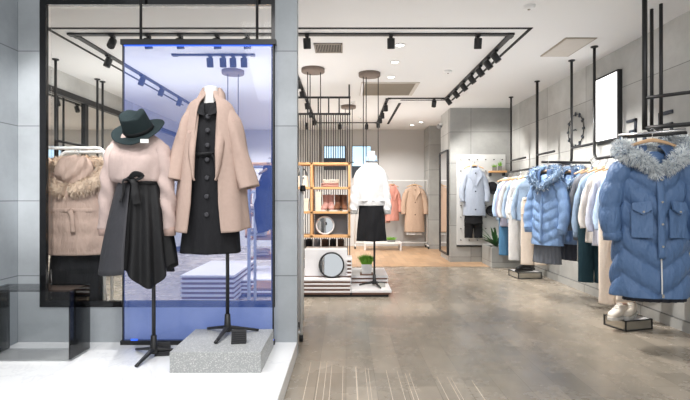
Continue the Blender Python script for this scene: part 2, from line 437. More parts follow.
for x, nm in ((307,'just right of the stone pillar'), (391,'in the middle of the opening'), (478,'nearest the right corner')):
    xx = X(x, 5.03); lamps.append(spot(xx, 5.03, (xx+.1, 6.0, 0), 'black spotlight on the near cross track, '+nm, G1))
for i, x in enumerate((112, 148, 180, 217, 247)):
    xx = X(x, 5.03); lamps.append(spot(xx, 5.03, (xx+.2, 3.0 if i == 0 else 5.6, .4), 'black spotlight on the near cross track seen through the shop window, %s from the left' % ORD[i], G1))
G2 = 'spotlights on the right track'
for i, d in enumerate((5.55, 5.85, 6.2, 6.6, 7.05, 7.55, 8.1)):
    lamps.append(spot(1.73, d, (3.0, d-.3, .9), 'black spotlight on the right ceiling track, %s from the front' % ORD[i], G2))
xx = X(434, 8.29); spot(xx, 8.29, (xx, 9.5, 1), 'lone black spotlight on the short joining track at the rear right', G2)
G3 = 'spotlights on the rear tracks'
for i, d in enumerate((8.7, 9.5, 10.1, 10.75)):
    spot(.72, d, (.9, d+.8, .5), 'black spotlight on the track above the sweater mannequin, %s from the front' % ORD[i], G3)
for x, nm in ((306.6,'leftmost, behind the rods'), (340,'middle, behind the rods'), (366.6,'rightmost, clear of the rods')):
    xx = X(x, 11.0); spot(xx, 11.0, (xx, 12.2, .9), 'small black spotlight on the far cross track, '+nm, G3)
G4 = 'spotlights beside the stone pillar'
for i, d in enumerate((6.9, 7.55, 8.5, 9.4, 10.4)):
    spot(-.69, d, (-.4, d+.5, .5), 'black spotlight on the track right of the stone pillar, %s from the front' % ORD[i], G4)
G5 = 'spotlights on the left track'
for i, d in enumerate((5.75, 6.7, 7.4, 8.2, 8.8)):
    spot(-2.85, d, (-3.6, d-.2, .6), 'black spotlight on the left ceiling track seen through the window, %s from the front' % ORD[i], G5)
for i, x in enumerate((210, 223, 233, 244)):
    xx = X(x, 5.75); spot(xx, 5.75, (xx, 6.2, .4), 'small black spotlight on the short track behind the blue panel, %s from the left' % ORD[i], 'spotlights on the short track behind the blue panel')

# downlights, vents, detectors
dl0 = thing('recessed_downlight', '', 'downlight'); first = [True]
MB().lathe([(.055,0),(.062,-.006),(.05,-.008),(.045,-.002)], 20, cap=False).build('trim_ring', M['white_metal'], dl0)
MB().lathe([(0,-.003),(.046,-.003)], 20, cap=False).build('lens', M['lens'], dl0)
for x, y, nm in ((400,45,'nearest the camera, beside the middle track head'), (395,62,'second back, above the sweater mannequin'), (391,77,'third back, in front of the ceiling cassette'), (421,122,'right of two far back above the tan coat'), (412,125,'left of two far back above the tan coat')):
    d = (H-EYE)*F/(CY-y); o = dl0 if first[0] else copy_tree(dl0); first[0] = False
    o.location = (X(x,d), d, H); o['label'] = 'small round white ceiling downlight, '+nm; o['group'] = 'recessed ceiling downlights'
sd0 = thing('smoke_detector', '', 'detector'); first = [True]
MB().lathe([(0,-.03),(.03,-.03),(.05,-.02),(.055,0)], 20, cap=False).build('body', M['white_metal'], sd0)
MB().lathe([(0,-.036),(.012,-.036),(.014,-.029)], 12, cap=False).build('sensor', M['vent'], sd0)
for x, y, nm in ((529,6,'nearest, at the top of the view'), (448,71,'further back, left of the right track'), (353,102,'far back, beside the pendant disc'), (360.5,117,'far back, behind the pendant rods')):
    d = (H-EYE)*F/(CY-y); o = sd0 if first[0] else copy_tree(sd0); first[0] = False
    o.location = (X(x,d), d, H); o['label'] = 'round ceiling detector, '+nm; o['group'] = 'ceiling detectors'
def ceil_rect(x, y0, y1, w):       # centre px, near y, far y, width m
    d0, d1 = (H-EYE)*F/(CY-y0), (H-EYE)*F/(CY-y1); return X(x, (d0+d1)/2), d0, d1
x, d0, d1 = ceil_rect(328.5, 43, 52, .32)
v = thing('ceiling_vent', 'dark slatted air vent in the ceiling near the stone pillar', 'vent', (x, (d0+d1)/2, H))
w, l = .32, d1-d0
mb = MB(); mb.bx(-w/2, w/2, -l/2, -l/2+.02, -.014, 0); mb.bx(-w/2, w/2, l/2-.02, l/2, -.014, 0); mb.bx(-w/2, -w/2+.015, -l/2, l/2, -.014, 0); mb.bx(w/2-.015, w/2, -l/2, l/2, -.014, 0); mb.build('frame', M['vent'], v)
mb = MB()
for i in range(17): mb.box((-w/2+.018*i+.016, 0, -.008), (.007, l-.03, .012))
mb.build('louvres', M['vent'], v)
MB().bx(-w/2, w/2, -l/2, l/2, -.002, 0).build('dark_back', M['slot'], v)
x, d0, d1 = ceil_rect(388, 82, 95, .9)
v = thing('air_conditioner_cassette', 'large square ceiling air conditioner cassette above the sweater mannequin', 'air conditioner', (x, (d0+d1)/2, H))
w, l = .88, d1-d0
MB().bx(-w/2, w/2, -l/2, l/2, -.012, 0).build('panel', M['hatch'], v, bev=.004)
mb = MB()
for i in range(24): mb.box((0, -l/2+.06+i*(l-.12)/23, -.014), (w-.13, .012, .008))
mb.build('grille', M['cassette'], v)
MB().bx(-w/2+.06, w/2-.06, -l/2+.05, l/2-.05, -.0135, -.011).build('filter', M['cassette'], v)
MB().bx(-w/2+.012, -w/2+.045, -l/2+.03, l/2-.03, -.016, -.012).build('air_outlet', M['white_board'], v)
x, d0, d1 = ceil_rect(567, 37.5, 56, .33)
v = thing('ceiling_hatch', 'pale rectangular ceiling hatch at right, above the lightbox', 'hatch', (x, (d0+d1)/2, H))
w, l = .34, d1-d0
MB().bx(-w/2, w/2, -l/2, l/2, -.008, 0).build('frame', M['cassette'], v)
MB().bx(-w/2+.02, w/2-.02, -l/2+.02, l/2-.02, -.012, -.008).build('door', M['hatch'], v)

# ------------------------------------------------------------------ garments
def lerp(a, b, t): return a + (b-a)*t
def smooth_rows(st, nv):
    # Catmull-Rom through station tuples, evenly in the first value's arc
    n = len(st); out = []
    acc = [0]
    for i in range(1, n): acc.append(acc[-1] + max(1e-4, math.dist(st[i], st[i-1])))
    for k in range(nv):
        s = acc[-1]*k/(nv-1); i = 0
        while i < n-2 and acc[i+1] < s: i += 1
        t = (s-acc[i])/(acc[i+1]-acc[i]); t = min(1, max(0, t))
        p0, p1, p2, p3 = st[max(i-1, 0)], st[i], st[i+1], st[min(i+2, n-1)]
        out.append(tuple(.5*((2*b)+(c-a)*t+(2*a-5*b+4*c-d)*t*t+(3*b-a-3*c+d)*t**3) for a, b, c, d in zip(p0, p1, p2, p3)))
    return out
def shell(mb, st, nu=48, nv=36, gap=None, disp=None, hem=None, sq=1.0):
    # st: (z, rx, ry, cx, cy); theta 0 is the front (-Y)
    rows = smooth_rows([s if len(s) == 5 else tuple(s)+(0,)*(5-len(s)) for s in st], nv); rings = []
    a0 = 0
    for i, (z, rx, ry, cx, cy) in enumerate(rows):
        t = i/(nv-1); r = []
        g = 0 if not gap else (gap(t) if callable(gap) else gap)
        for j in range(nu):
            th = g + (2*PI-2*g)*j/(nu-1) if gap else 2*PI*j/nu
            e = disp(th, t, z) if disp else 0
            sx, cy_ = math.sin(th), math.cos(th)
            sx = math.copysign(abs(sx)**sq, sx); cy_ = math.copysign(abs(cy_)**sq, cy_)
            zz = z + (hem(th, t) if hem else 0)
            r.append((cx+(rx+e)*sx, cy-(ry+e)*cy_, zz))
        rings.append(r)
    mb.loft(rings, not gap, False)
    return mb
def limb(mb, pts, rad, n=20, m=26, flat=1.0, disp=None, cap=False):
    st = [tuple(p)+((r, r*flat) if not isinstance(r, tuple) else r) for p, r in zip(pts, rad)]
    rows = smooth_rows(st, m); rings = []; prev = None
    P3 = [Vector(r[:3]) for r in rows]
    for i, p in enumerate(P3):
        t = (P3[min(i+1, m-1)] - P3[max(i-1, 0)]).normalized()
        a = prev if prev else Vector((1,0,0))
        if abs(a.dot(t)) > .98: a = Vector((0,1,0))
        u = (a - t*a.dot(t)).normalized(); prev = u; w = t.cross(u)
        ring = []
        for j in range(n):
            th = 2*PI*j/n; e = disp(th, i/(m-1)) if disp else 0
            ring.append(p + u*(rows[i][3]+e)*math.cos(th) + w*(rows[i][4]+e)*math.sin(th))
        rings.append(ring)
    mb.loft(rings, True, cap); return mb
def folds(k=7, a=.014, ph=0, top=.25, k2=13):
    return lambda th, t, z: a*max(0, (t-top)/(1-top))*(math.sin(k*th+ph+1.3*math.sin(2*t))+.45*math.sin(k2*th+2*ph))+.003*math.sin(5*th+14*t+ph)
def quilt(row, a, chev=.05, kx=3, ph=0):
    def f(th, t, z):
        u = (th*kx/PI) % 2; tri = abs(u-1)
        v = (z + chev*tri*1.6)/row + ph
        return a*(abs(math.sin(PI*v))**.55 - .75) + .003*math.sin(9*th+3*v)
    return f
def squilt(row, a, L):
    return lambda th, t: a*(abs(math.sin(PI*(t*L/row+.12*math.sin(th*2))))**.55-.75)
def fur(name, mat, parent, pts, rad, n, ln=.05, seed=1, core=True, mat2=None):
    rng = random.Random(seed); rows = smooth_rows([tuple(p)+(r,) for p, r in zip(pts, rad)], 60)
    mb = MB(); mb2 = MB()
    if core: limb(mb, pts, [r*.75 for r in rad], 14, 40, cap=True)
    for k in range(n):
        i = rng.randrange(1, 59); f = rng.random()
        c = Vector(rows[i][:3]).lerp(Vector(rows[i-1][:3]), f); r = rows[i][3]
        t = (Vector(rows[i][:3])-Vector(rows[i-1][:3])).normalized()
        d = Vector((rng.gauss(0,1), rng.gauss(0,1), rng.gauss(0,1))); d = (d - t*d.dot(t)).normalized()
        s = c + d*r*.7; l = ln*rng.uniform(.5, 1.15)
        q = (d + t*rng.uniform(-.7,.7) + Vector((0,0,-.35)) + Vector((rng.gauss(0,.25), rng.gauss(0,.25), rng.gauss(0,.25)))).normalized()
        w = t.cross(d).normalized()*rng.uniform(.0013,.0026)*(1 if n > 3000 else 1.6) + t*rng.uniform(-.003,.003)
        B = mb2 if (mat2 and rng.random() < .13) else mb
        mid = s + q*l*.55 + d*.004
        B.add([s-w, s+w, mid+w*.8, mid-w*.8, s+q*l+Vector((0,0,-.006))], [(0,1,2,3),(3,2,4)], True)
    o = mb.build(name, mat, parent)
    if mat2:
        o2 = mb2.build('guard_hair', mat2, o)
    return o

hang0 = [None]
def hanger(loc, rz, label, group, w=.19, thick=.012):
    if hang0[0] is None:
        o = thing('wooden_hanger', label, 'hanger')
        mb = MB(); limb(mb, [(-w,0,-.055),(-w*.55,0,-.022),(0,0,0),(w*.55,0,-.022),(w,0,-.055)], [.011,.013,.016,.013,.011], 10, 16, .7, cap=True)
        mb.build('shoulder_bar', M['hanger_wood'], o)
        pts = [(0,0,.01),(0,0,.05)] + [(.022*math.sin(a)-.0, 0, .075-.022*math.cos(a)) for a in [PI*q/8 for q in range(0, 12)]]
        MB().path(pts, .0032, 6).build('hook', M['chrome'], o)
        hang0[0] = o
    else: o = copy_tree(hang0[0])
    o.location = loc; o.rotation_euler = (0,0,rz); tag(o, label, 'hanger', group); return o

def top(name, label, cat, loc, rz, mat, L=.7, sh=.21, chest=(.22,.10), hemr=(.23,.11), slen=.56, sr=.06, group=None,
        gap=None, disp=None, sdisp=None, cuff=None, collar=None, stand=None, sleeves=True, swing=(.055,.085), nv=36, nu=48, solid=.006, buttons=0, neckz=0.0, rib=None, sl_y=-.03, hem=None, lapel=None, cmat=None):
    o = thing(name, label, cat, loc, rz, group)
    mb = MB()
    shell(mb, [(neckz,.058,.05),(-.014,.085,.056),(-.045,sh*.70,.066),(-.085,sh*.96,.07),(-.13,sh+.006,.08),(-.20,sh+.006,max(.05,chest[1]*.92)),(-.34,chest[0],chest[1]),(-.34-(L-.34)*.5,lerp(chest[0],hemr[0],.5),lerp(chest[1],hemr[1],.5)),(-L,hemr[0],hemr[1])], nu, nv, gap, disp, hem)
    mb.build('body', mat, o, solid=solid)
    if sleeves:
        for s in (-1, 1):
            sb = MB()
            limb(sb, [(s*(sh-.075),0,-.105),(s*(sh-.028),0,-.150),(s*(sh+swing[0]*.75),-.005,-.32),(s*(sh+swing[0]+.02),sl_y*.6,-.09-slen*.72),(s*(sh+swing[1]),sl_y,-.09-slen)],
                 [(sr*.62,sr*.9),(sr*1.0,sr*1.15),(sr*1.05,sr*1.05),(sr*.97,sr*.97),(sr*.86,sr*.86)], 22, 32, 1.0, sdisp or (lambda th, t: .004*math.sin(3*th+17*t+s)+.003*math.sin(25*t+2*th)))
            sl = sb.build('sleeve', mat, o, solid=.005)
            if cuff:
                x = s*(sh+swing[1]); cb = MB().lathe([(sr*.80,.012),(sr*.84,0),(sr*.78,-.05),(sr*.72,-.05)], 20, (x, sl_y, -.09-slen+.005), cap=False); cb.build('cuff', cuff, sl)
    if rib:
        rb = MB(); shell(rb, [(-L+.012,hemr[0]*.98,hemr[1]*.98),(-L-.02,hemr[0]*.97,hemr[1]*.97),(-L-.055,hemr[0]*.93,hemr[1]*.93)], 72, 6, None, lambda th,t,z: .003*math.sin(36*th)); rb.build('hem_rib', rib, o, solid=.005)
    if collar == 'stand':
        cb = MB(); shell(cb, [(.045,.062,.055,0,.0),(.02,.066,.06),(-.012,.074,.064)], 30, 6, .25 if gap or buttons else None); cb.build('collar', cmat or mat, o, solid=.007)
    if collar == 'shirt':
        cb = MB(); shell(cb, [(.035,.058,.05,0,.004),(.042,.066,.056),(.01,.084,.072,0,-.004)], 30, 7, .28); cb.build('collar', cmat or mat, o, solid=.005)
    if collar == 'shirt':
        limb_ = MB(); limb(limb_, [(0,-.062,-.03),(0,-max(.074,chest[1]*.97),-.16),(0,-chest[1]-.012,-.36),(0,-hemr[1]-.012,-L+.01)], [(.014,.004)]*4, 8, 12, 1, None, True); limb_.build('placket', cmat or mat, o)
    if collar == 'lapel':
        for s in (-1, 1):
            lb = MB()
            pl = [(s*.045,-.02,.035),(s*.085,-.055,.01),(s*.12,-.085,-.10),(s*.115,-.105,-.17),(s*.065,-.115,-.25),(s*.012,-.118,-.36),(s*.01,-.112,-.34),(s*.035,-.095,-.18),(s*.052,-.07,-.06)]
            k = chest[1]/.105
            pl = [(a, b*k-.004, c) for a, b, c in pl]
            lb.add(pl, [(0,1,8),(1,2,7,8),(2,3,4,7),(4,5,6,7)] if s > 0 else [(8,1,0),(8,7,2,1),(7,4,3,2),(7,6,5,4)]); lb.build('lapel', cmat or mat, o, solid=.008)
        cb = MB(); shell(cb, [(.045,.055,.05,0,.006),(.05,.064,.056,0,.004),(0,.088,.078)], 24, 6, 1.0); cb.build('collar', cmat or mat, o, solid=.006)
    for i in range(buttons):
        z = -.10-(L-.22)*i/max(1, buttons-1); y = -(lerp(.085, chest[1], min(1, -z/.3)))-.006
        bb = MB().path([(0, y+.004, z), (0, y-.006, z)], .011, 10); bb.build('button', M['black_gloss'] if mat != M['black_cloth'] else M['charcoal'], o)
    return o
def trousers(name, label, loc, rz, mat, L=1.0, w=.18, leg=(.085,.10), spread=.085, group=None, cat='trousers', band=True, flat=.55):
    o = thing(name, label, cat, loc, rz, group)
    mb = MB(); shell(mb, [(0,w,.06),(-.1,w+.02,.075),(-.24,w+.025,.085)], 40, 10, None, folds(5,.004)); mb.build('hip', mat, o, solid=.005)
    for s in (-1, 1):
        lb = MB(); limb(lb, [(s*spread,0,-.2),(s*spread,0,-.3),(s*(spread+.004),0,-L*.6),(s*(spread+.008),0,-L)], [(leg[0]*1.12,leg[0]*flat*1.4),(leg[0]*1.1,leg[0]*flat*1.3),(lerp(leg[0],leg[1],.6),leg[0]*flat*1.2),(leg[1],leg[1]*flat)], 24, 22, 1, lambda th, t: .005*math.sin(4*th+5*t)*t)
        lb.build('leg', mat, o, solid=.005)
    if band: b_ = MB(); shell(b_, [(.02,w-.002,.061),(-.025,w+.006,.066)], 40, 3); b_.build('waistband', mat, o, solid=.006)
    return o
def skirt(name, label, loc, rz, mat, L, w0, w1, d0=.10, d1=.16, pleats=0, group=None, amp=.012, hem=None, bandmat=None, k=6, nu=96):
    o = thing(name, label, 'skirt', loc, rz, group)
    dsp = (lambda th, t, z: amp*t*((th*pleats/(2*PI)) % 1.0*2-1)) if pleats else folds(k, amp, .4, .15)
    mb = MB(); shell(mb, [(0,w0,d0),(-L*.12,lerp(w0,w1,.25),lerp(d0,d1,.25)),(-L*.5,lerp(w0,w1,.62),lerp(d0,d1,.62)),(-L,w1,d1)], nu, 26, None, dsp, hem)
    mb.build('body', mat, o, solid=.004)
    b_ = MB(); shell(b_, [(.03,w0-.003,d0-.003),(-.012,w0+.004,d0+.004)], 40, 3); b_.build('waistband', bandmat or mat, o, solid=.005)
    return o

# tripod mannequins -------------------------------------------------
def dress_form(label, x, y, z0, neck_top, off, legr, rot, group, hips=.95):
    """torso axis at x; the pole and its three-legged base stand `off` to the right"""
    o = thing('dress_form', label, 'mannequin', (x, y, z0), 0, group)
    hN = neck_top - z0
    mb = MB()
    shell(mb, [(hN-.005,.047,.05,0,.0),(hN-.05,.049,.052,0,.0),(hN-.1,.052,.05),(hN-.135,.066,.048),(hN-.17,.082,.05),(hN-.28,.11,.068),(hN-.48,.10,.07),(hN-.66,.125,.085),(hN-.78,.125,.08)], 32, 40)
    mb.build('torso', M['skin_white'], o)
    MB().lathe([(0,0),(.046,0),(.048,-.006)], 24, (0,0,hN), cap=False).build('neck_cap', M['white_metal'], o)
    MB().tube((off, .03, .1), (off, .03, hN-.62), .0135, 12).build('pole', M['black'], o)
    MB().lathe([(0,.155),(.02,.15),(.024,.07),(.034,.045),(.03,.025),(0,.02)], 16, (off,.03,0), cap=False).build('hub', M['black'], o)
    for k in range(3):
        a = rot + k*2*PI/3
        d = Vector((math.cos(a), math.sin(a), 0)); b = Vector((off, .03, 0))
        lb = MB(); limb(lb, [b+Vector((0,0,.055)), b+d*legr*.5+Vector((0,0,.034)), b+d*legr+Vector((0,0,.010))], [(.022,.016),(.016,.011),(.013,.009)], 10, 8, 1, cap=True)
        lb.build('leg', M['black'], o)
    return o

MG = 'headless mannequins on black tripod stands'
# ---- display platform
D1 = 3.38; x1 = X(138, D1)
f1 = dress_form('headless mannequin in a beige sweater and black hat on the marble platform', x1, D1, .117, Z(141, D1), X(152, D1)-x1, .225, -PI/2-.12, MG)
D2 = 3.45; x2 = X(211, D2)
f2_ = dress_form('headless mannequin with white neck in a camel coat on the grey block', x2, D2, .252, Z(87, D2), X(226.5, D2)-x2, .225, -PI/2-.12, MG)

# black fedora
ht = thing('fedora_hat', 'dark green-black felt fedora tilted on the neck of the sweater mannequin', 'hat', P(139, 131, D1))
R_ = Matrix.Rotation(math.radians(38), 4, 'X') @ Matrix.Rotation(math.radians(-7), 4, 'Y')
def hatpart(mb, name, mat, par):
    mb.v = [tuple(R_ @ Vector(v)) for v in mb.v]; return mb.build(name, mat, par, solid=.004 if name == 'brim' else 0)
mb = MB(); rings = []
for i in range(9):
    t = i/8; r = lerp(.095, .178, t); rings.append([(r*1.05*math.cos(a), r*.95*math.sin(a), .022*t*t*abs(math.cos(a))-.012*t*abs(math.sin(a))) for a in [2*PI*j/48 for j in range(48)]])
mb.loft(rings, True, False); hatpart(mb, 'brim', M['felt'], ht)
mb = MB(); rings = []
for i in range(15):
    t = i/14
    if t < .75: rr = lerp(.098, .084, t/.75); z = .135*t/.75
    else: q = (t-.75)/.25; rr = .084*math.cos(q*PI/2*.98)+.0005; z = .135+.018*math.sin(q*PI/2)
    ring = []
    for j in range(48):
        a = 2*PI*j/48; px, py = rr*1.06*math.cos(a), rr*.98*math.sin(a)
        dz = 0
        if t > .5:
            k = (t-.5)/.5
            dz = -.04*k*math.exp(-(px/.032)**2)*(1 if py > -.07 else .5)       # crease along the crown
            pin = math.exp(-((abs(px)-.055)/.03)**2)*math.exp(-((py+.06)/.035)**2); dz -= .03*pin*k
        ring.append((px, py, z+dz))
    rings.append(ring)
mb.loft(rings, True, True); cr = hatpart(mb, 'crown', M['felt'], ht)
mb = MB(); mb.lathe([(.0985,.003),(.1005,.006),(.0985,.03),(.096,.031)], 48, cap=False)
mb.v = [(v[0]*1.065, v[1]*.985, v[2]) for v in mb.v]; hatpart(mb, 'band', M['band'], cr)
# neck tag hanging on the sweater
tg = thing('price_tag', 'small white tag showing below the hat brim on the beige sweater', 'tag', P(144.5, 141, D1-.152))
MB().box((0,0,0), (.055,.003,.026)).build('card', M['paper'], tg)
MB().path([(-.01,.0,.013),(-.012,.012,.03)], .0012, 5).build('string', M['black_cloth'], tg)

# blush sweater
sw = top('knit_sweater', 'beige boxy knit sweater tucked into the black skirt under the hat', 'sweater', P(138, 131, D1), 0, M['blush'], L=.375, sh=.195, chest=(.185,.13), hemr=(.135,.105), slen=.60, sr=.054, swing=(.0,.03),
    disp=lambda th,t,z: .006*math.sin(4*th+9*t)*t+.004*math.sin(9*th+6*t), cuff=M['cuff_knit'], collar='stand', sl_y=-.01, sdisp=lambda th, t: .006*math.sin(2*th+22*t)+.004*math.sin(30*t+3*th))
# wrap skirt with tie
zs = Z(180, D1)
def wraphem(th, t):
    th = (th+PI) % (2*PI) - PI
    return -t*t*(.055*math.sin(3.2*th) + (.07*math.exp(-((th-.75)/.6)**2)) - .03)
ws = thing('wrap_skirt', 'black asymmetric wrap skirt with a tied belt and charcoal left panel', 'skirt', (x1+.02, D1, zs))
def wfold(th, t, z): 
    q = (th+PI) % (2*PI) - PI
    a = .020 if q > -.1 else .006
    return a*min(1, t*1.15)*math.sin(14*q)+.004*math.sin(5*q+7*t)
mb = MB(); shell(mb, [(.02,.135,.10),(-.08,.155,.118,.0),(-.3,.19,.16,.0),(-.645,.238,.205,.0)], 160, 30, None, wfold, wraphem); mb.build('body', M['black_satin'], ws, solid=.004)
mb = MB(); rings = []
for i in range(20):
    t = i/19; z = -.02 - .605*t; rx = lerp(.142,.245,t**.85); ry = lerp(.108,.212,t**.85); ring = []
    for j in range(22):
        th = lerp(-1.75, -.02-.10*(1-t), j/21); e = .012+.024*min(1,t*1.3)+.005*math.sin(4*th+3*t)*t
        ring.append(((rx+e)*math.sin(th), -(ry+e)*math.cos(th), z+.02*t*math.sin(2*th)))
    rings.append(ring)
mb.loft(rings, False, False); mb.build('wrap_panel', M['charcoal'], ws, solid=.005)
mb = MB(); shell(mb, [(.035,.137,.103),(.0,.146,.114),(-.03,.150,.118)], 48, 5); mb.build('belt', M['black_satin'], ws, solid=.006)
kn = MB(); kn.ell((-.02,-.125,.0), (.028,.02,.022), 14, 10); kb = kn.build('belt_knot', M['black_satin'], ws)
mb = MB(); limb(mb, [(-.02,-.13,0),(-.055,-.15,-.01),(-.05,-.155,-.08),(-.07,-.16,-.15)], [(.018,.006),(.028,.007),(.03,.006),(.036,.004)], 12, 16, 1, lambda th,t: .003*math.sin(14*t), True)
limb(mb, [(-.015,-.135,0),(.02,-.15,-.02),(.03,-.16,-.09),(.045,-.165,-.17)], [(.016,.006),(.024,.007),(.026,.006),(.03,.004)], 12, 16, 1, lambda th,t: .003*math.sin(12*t), True); mb.build('tie_ends', M['black_satin'], kb)
limb_b = MB(); limb(limb_b, [(-.02,-.14,.005),(.03,-.155,.035),(.075,-.15,.02),(.03,-.15,-.005)], [(.012,.006),(.022,.008),(.02,.007),(.01,.005)], 12, 16, 1, None, True); limb_b.build('bow_loop', M['black_satin'], kb)

# black button dress
zn = Z(104, D2)
dr = top('button_dress', 'black knee-length dress with round buttons under the camel coat', 'dress', (x2, D2, zn), 0, M['black_cloth'], L=1.065, sh=.15, chest=(.158,.105), hemr=(.215,.145), sleeves=False, disp=folds(6,.008,.3,.45), nu=64, nv=44)
def ycent(z): 
    return -(.10 if z > -.2 else lerp(.107,.143, (-z-.2)/.85))
for i, y in enumerate((119, 132.5, 147, 161, 178.5, 196.5, 214)):
    z = Z(y, D2)-zn; yy = ycent(z)-.010
    MB().path([(.008, yy+.01, z), (.008, yy, z), (.008, yy-.004, z)], [.0165,.0165,.011], 16).build('button', M['charcoal'], dr)
for s in (-1, 1):
    lb = MB(); pl = [(s*.04,-.045,.015),(s*.075,-.075,-.02),(s*.085,-.098,-.075),(s*.012,-.125,-.105),(s*.02,-.105,-.05)]
    lb.add(pl, [(0,1,4),(1,2,3,4)]); lb.build('lapel', M['black_cloth'], dr, solid=.006)
mb = MB(); z = Z(155.5, D2)-zn
limb(mb, [(-.03,-.118,z-.006),(.02,-.130,z),(.07,-.122,z+.012)], [(.010,.006),(.013,.008),(.009,.005)], 10, 12, 1, None, True); limb(mb, [(.035,-.128,z),(.055,-.13,z-.03),(.06,-.13,z-.055)], [.008,.007,.006], 8, 8, .5, None, True); mb.build('tie_belt', M['black_satin'], dr)
mb = MB(); shell(mb, [(z+.014,.156,.113),(z-.018,.158,.115)], 40, 3); mb.build('waist_belt', M['black_satin'], dr, solid=.004)

# camel coat draped open over the shoulders
zc = Z(97, D2)
co = thing('camel_coat', 'long camel wool coat worn open over the black dress on the grey block', 'coat', (x2, D2, zc))
def cgap(t): return lerp(.42, .40, min(1, t*3)) if t < .8 else lerp(.40, .46, (t-.8)*5)
mb = MB()
shell(mb, [(.035,.072,.062,0,.012),(.0,.085,.075,0,.006),(-.04,.140,.095),(-.085,.168,.112),(-.14,.184,.122),(-.28,.204,.14),(-.55,.230,.16),(-.80,.255,.178),(-.94,.27,.186)], 90, 46, cgap,
      lambda th,t,z: .015*max(0,t-.25)*math.sin(8*th+.8)+.006*math.sin(3*th+4*t), lambda th,t: -.03*t*t*math.cos(th)*1.0)
mb.build('body', M['camel'], co, solid=.012)
for s in (-1, 1):
    sb = MB(); e = (.275,-.02,-.655) if s > 0 else (-.235,-.03,-.60)
    limb(sb, [(s*.115,0,-.105),(s*.160,-.0,-.20),(s*.205,-.01,-.40),e], [(.04,.07),(.060,.086),(.066,.086),(.078,.090)], 26, 34, 1, lambda th,t: .005*math.sin(3*th+9*t)+.004*t*math.sin(7*th))
    so = sb.build('sleeve', M['camel'], co, solid=.010)
    # shawl lapel: ribbon rising from the neck and rolling down the opening edge
    lb = MB(); rings = []
    for i in range(30):
        t = i/29; z = .066 - .66*t
        q = min(1, t*2.2)
        if t < .16: k = t/.16; inx, iny = lerp(.045,.058,k), lerp(.015,-.06,k)
        else: k = (t-.16)/.84; inx, iny = lerp(.058,.072,k), lerp(-.06,-.150,min(1,k*1.5))
        wd = .006+.062*math.sin(PI*min(1, .16+t*.84))**.7
        pts = []
        for j in range(7):
            u = j/6; pts.append((s*(inx+wd*u), iny - .022*math.sin(PI*u*.9) + .045*u*(1-t*.7) + .0, z + .018*(1-t)*math.sin(PI*u) - .03*u*(1-q*.5)))
        rings.append(pts)
    lb.loft(rings, False, False); lb.build('shawl_lapel', M['camel'], co, solid=.012)
for s, yy, xx in ((1, 120, 234), (-1, 132, 190)):
    MB().path([(X(xx, D2-.15)-x2, -.158, Z(yy, D2-.15)-zc), (X(xx, D2-.15)-x2, -.168, Z(yy, D2-.15)-zc)], .010, 12).build('button', M['cuff_knit'], co)

# terrazzo block, price blocks, smoked display box
bl = MB().bx(-.294,.294,-.27,.27,0,.135).build('display_block', M['terrazzo'], bev=.003); bl.location = (-.842, 3.36, .117)
tag(bl, 'low grey terrazzo display block under the camel coat mannequin', 'plinth')
def price_block(x, y, d, z0, label):
    o = thing('price_block', label, 'price stand', (X(x, d), d, z0), .15, 'black price blocks')
    MB().prism([(-.045,0),(.03,0),(.012,.085),(-.002,.085)], -.05, .05, 'x').build('block', M['black_matte'], o, bev=.002)
    mb = MB()
    for i in range(6): mb.box((0, -.045+.0065*i+.002, .012+.0125*i), (.088,.004,.004))
    mb.build('letter_rails', M['charcoal'], o)
price_block(239, 340, 3.30, .252, 'small black ribbed price block on the grey terrazzo block')
price_block(163, 351, 3.46, .117, 'small black ribbed price block on the marble beside the sweater mannequin stand')
bd = thing('display_bench', 'smoked black acrylic box bench on the white platform at left', 'display table', (-2.17, 3.44, .117))
x0, x1_, y0, y1, hh = -.335, .27, -.13, .12, .49
MB().bx(x0, x1_, y0, y1, hh-.012, hh).build('top_panel', M['smoked_dark'], bd)
for x in (x0, x1_-.012): MB().bx(x, x+.012, y0, y1, .012, hh-.012).build('side_panel', M['smoked_side'], bd)
MB().bx(x0, x1_, y0, y1, 0, .012).build('base_panel', M['smoked'], bd)
MB().bx(x0+.012, x1_-.012, y0, y0+.008, .012, hh-.012).build('front_panel', M['clear_front'], bd)
# blue panel
bp = thing('blue_screen', 'tall blue tinted lit panel standing behind the two window mannequins', 'panel', (X(198,3.69), 3.695, .117))
cx0 = X(198, 3.69); pa, pb = X(122.5, 3.69)-cx0, X(273.5, 3.69)-cx0; ph = Z(42, 3.69)-.117
MB().bx(pa+.01, pb-.01, -.006, .006, .03, ph-.02).build('panel', M['blue_panel'], bp)
MB().bx(pa-.01, pb+.02, -.022, .022, ph-.022, ph+.018).build('top_bar', M['black'], bp)
MB().bx(pa-.01, pb+.01, -.022, .022, 0, .032).build('bottom_bar', M['black'], bp)
for x in (pa, pb-.008): MB().bx(x, x+.010, -.010, .010, .03, ph-.02).build('side_edge', M['black'], bp)
for px in (140.6, 257): MB().tube((X(px,3.69)-cx0, 0, ph+.015), (X(px,3.69)-cx0, 0, 3.5-.117), .011, 8).build('hanging_rod', M['black'], bp)
for px, w_ in ((133, .05), (272, .02)): MB().box((X(px,3.66)-cx0, -.012, .037), (w_,.012,.012)).build('edge_lamp', M['blue_glow'], bp)
MB().bx(pa+.01, pb-.01, -.007, .007, ph-.030, ph-.022).build('edge_lamp', M['blue_glow'], bp)

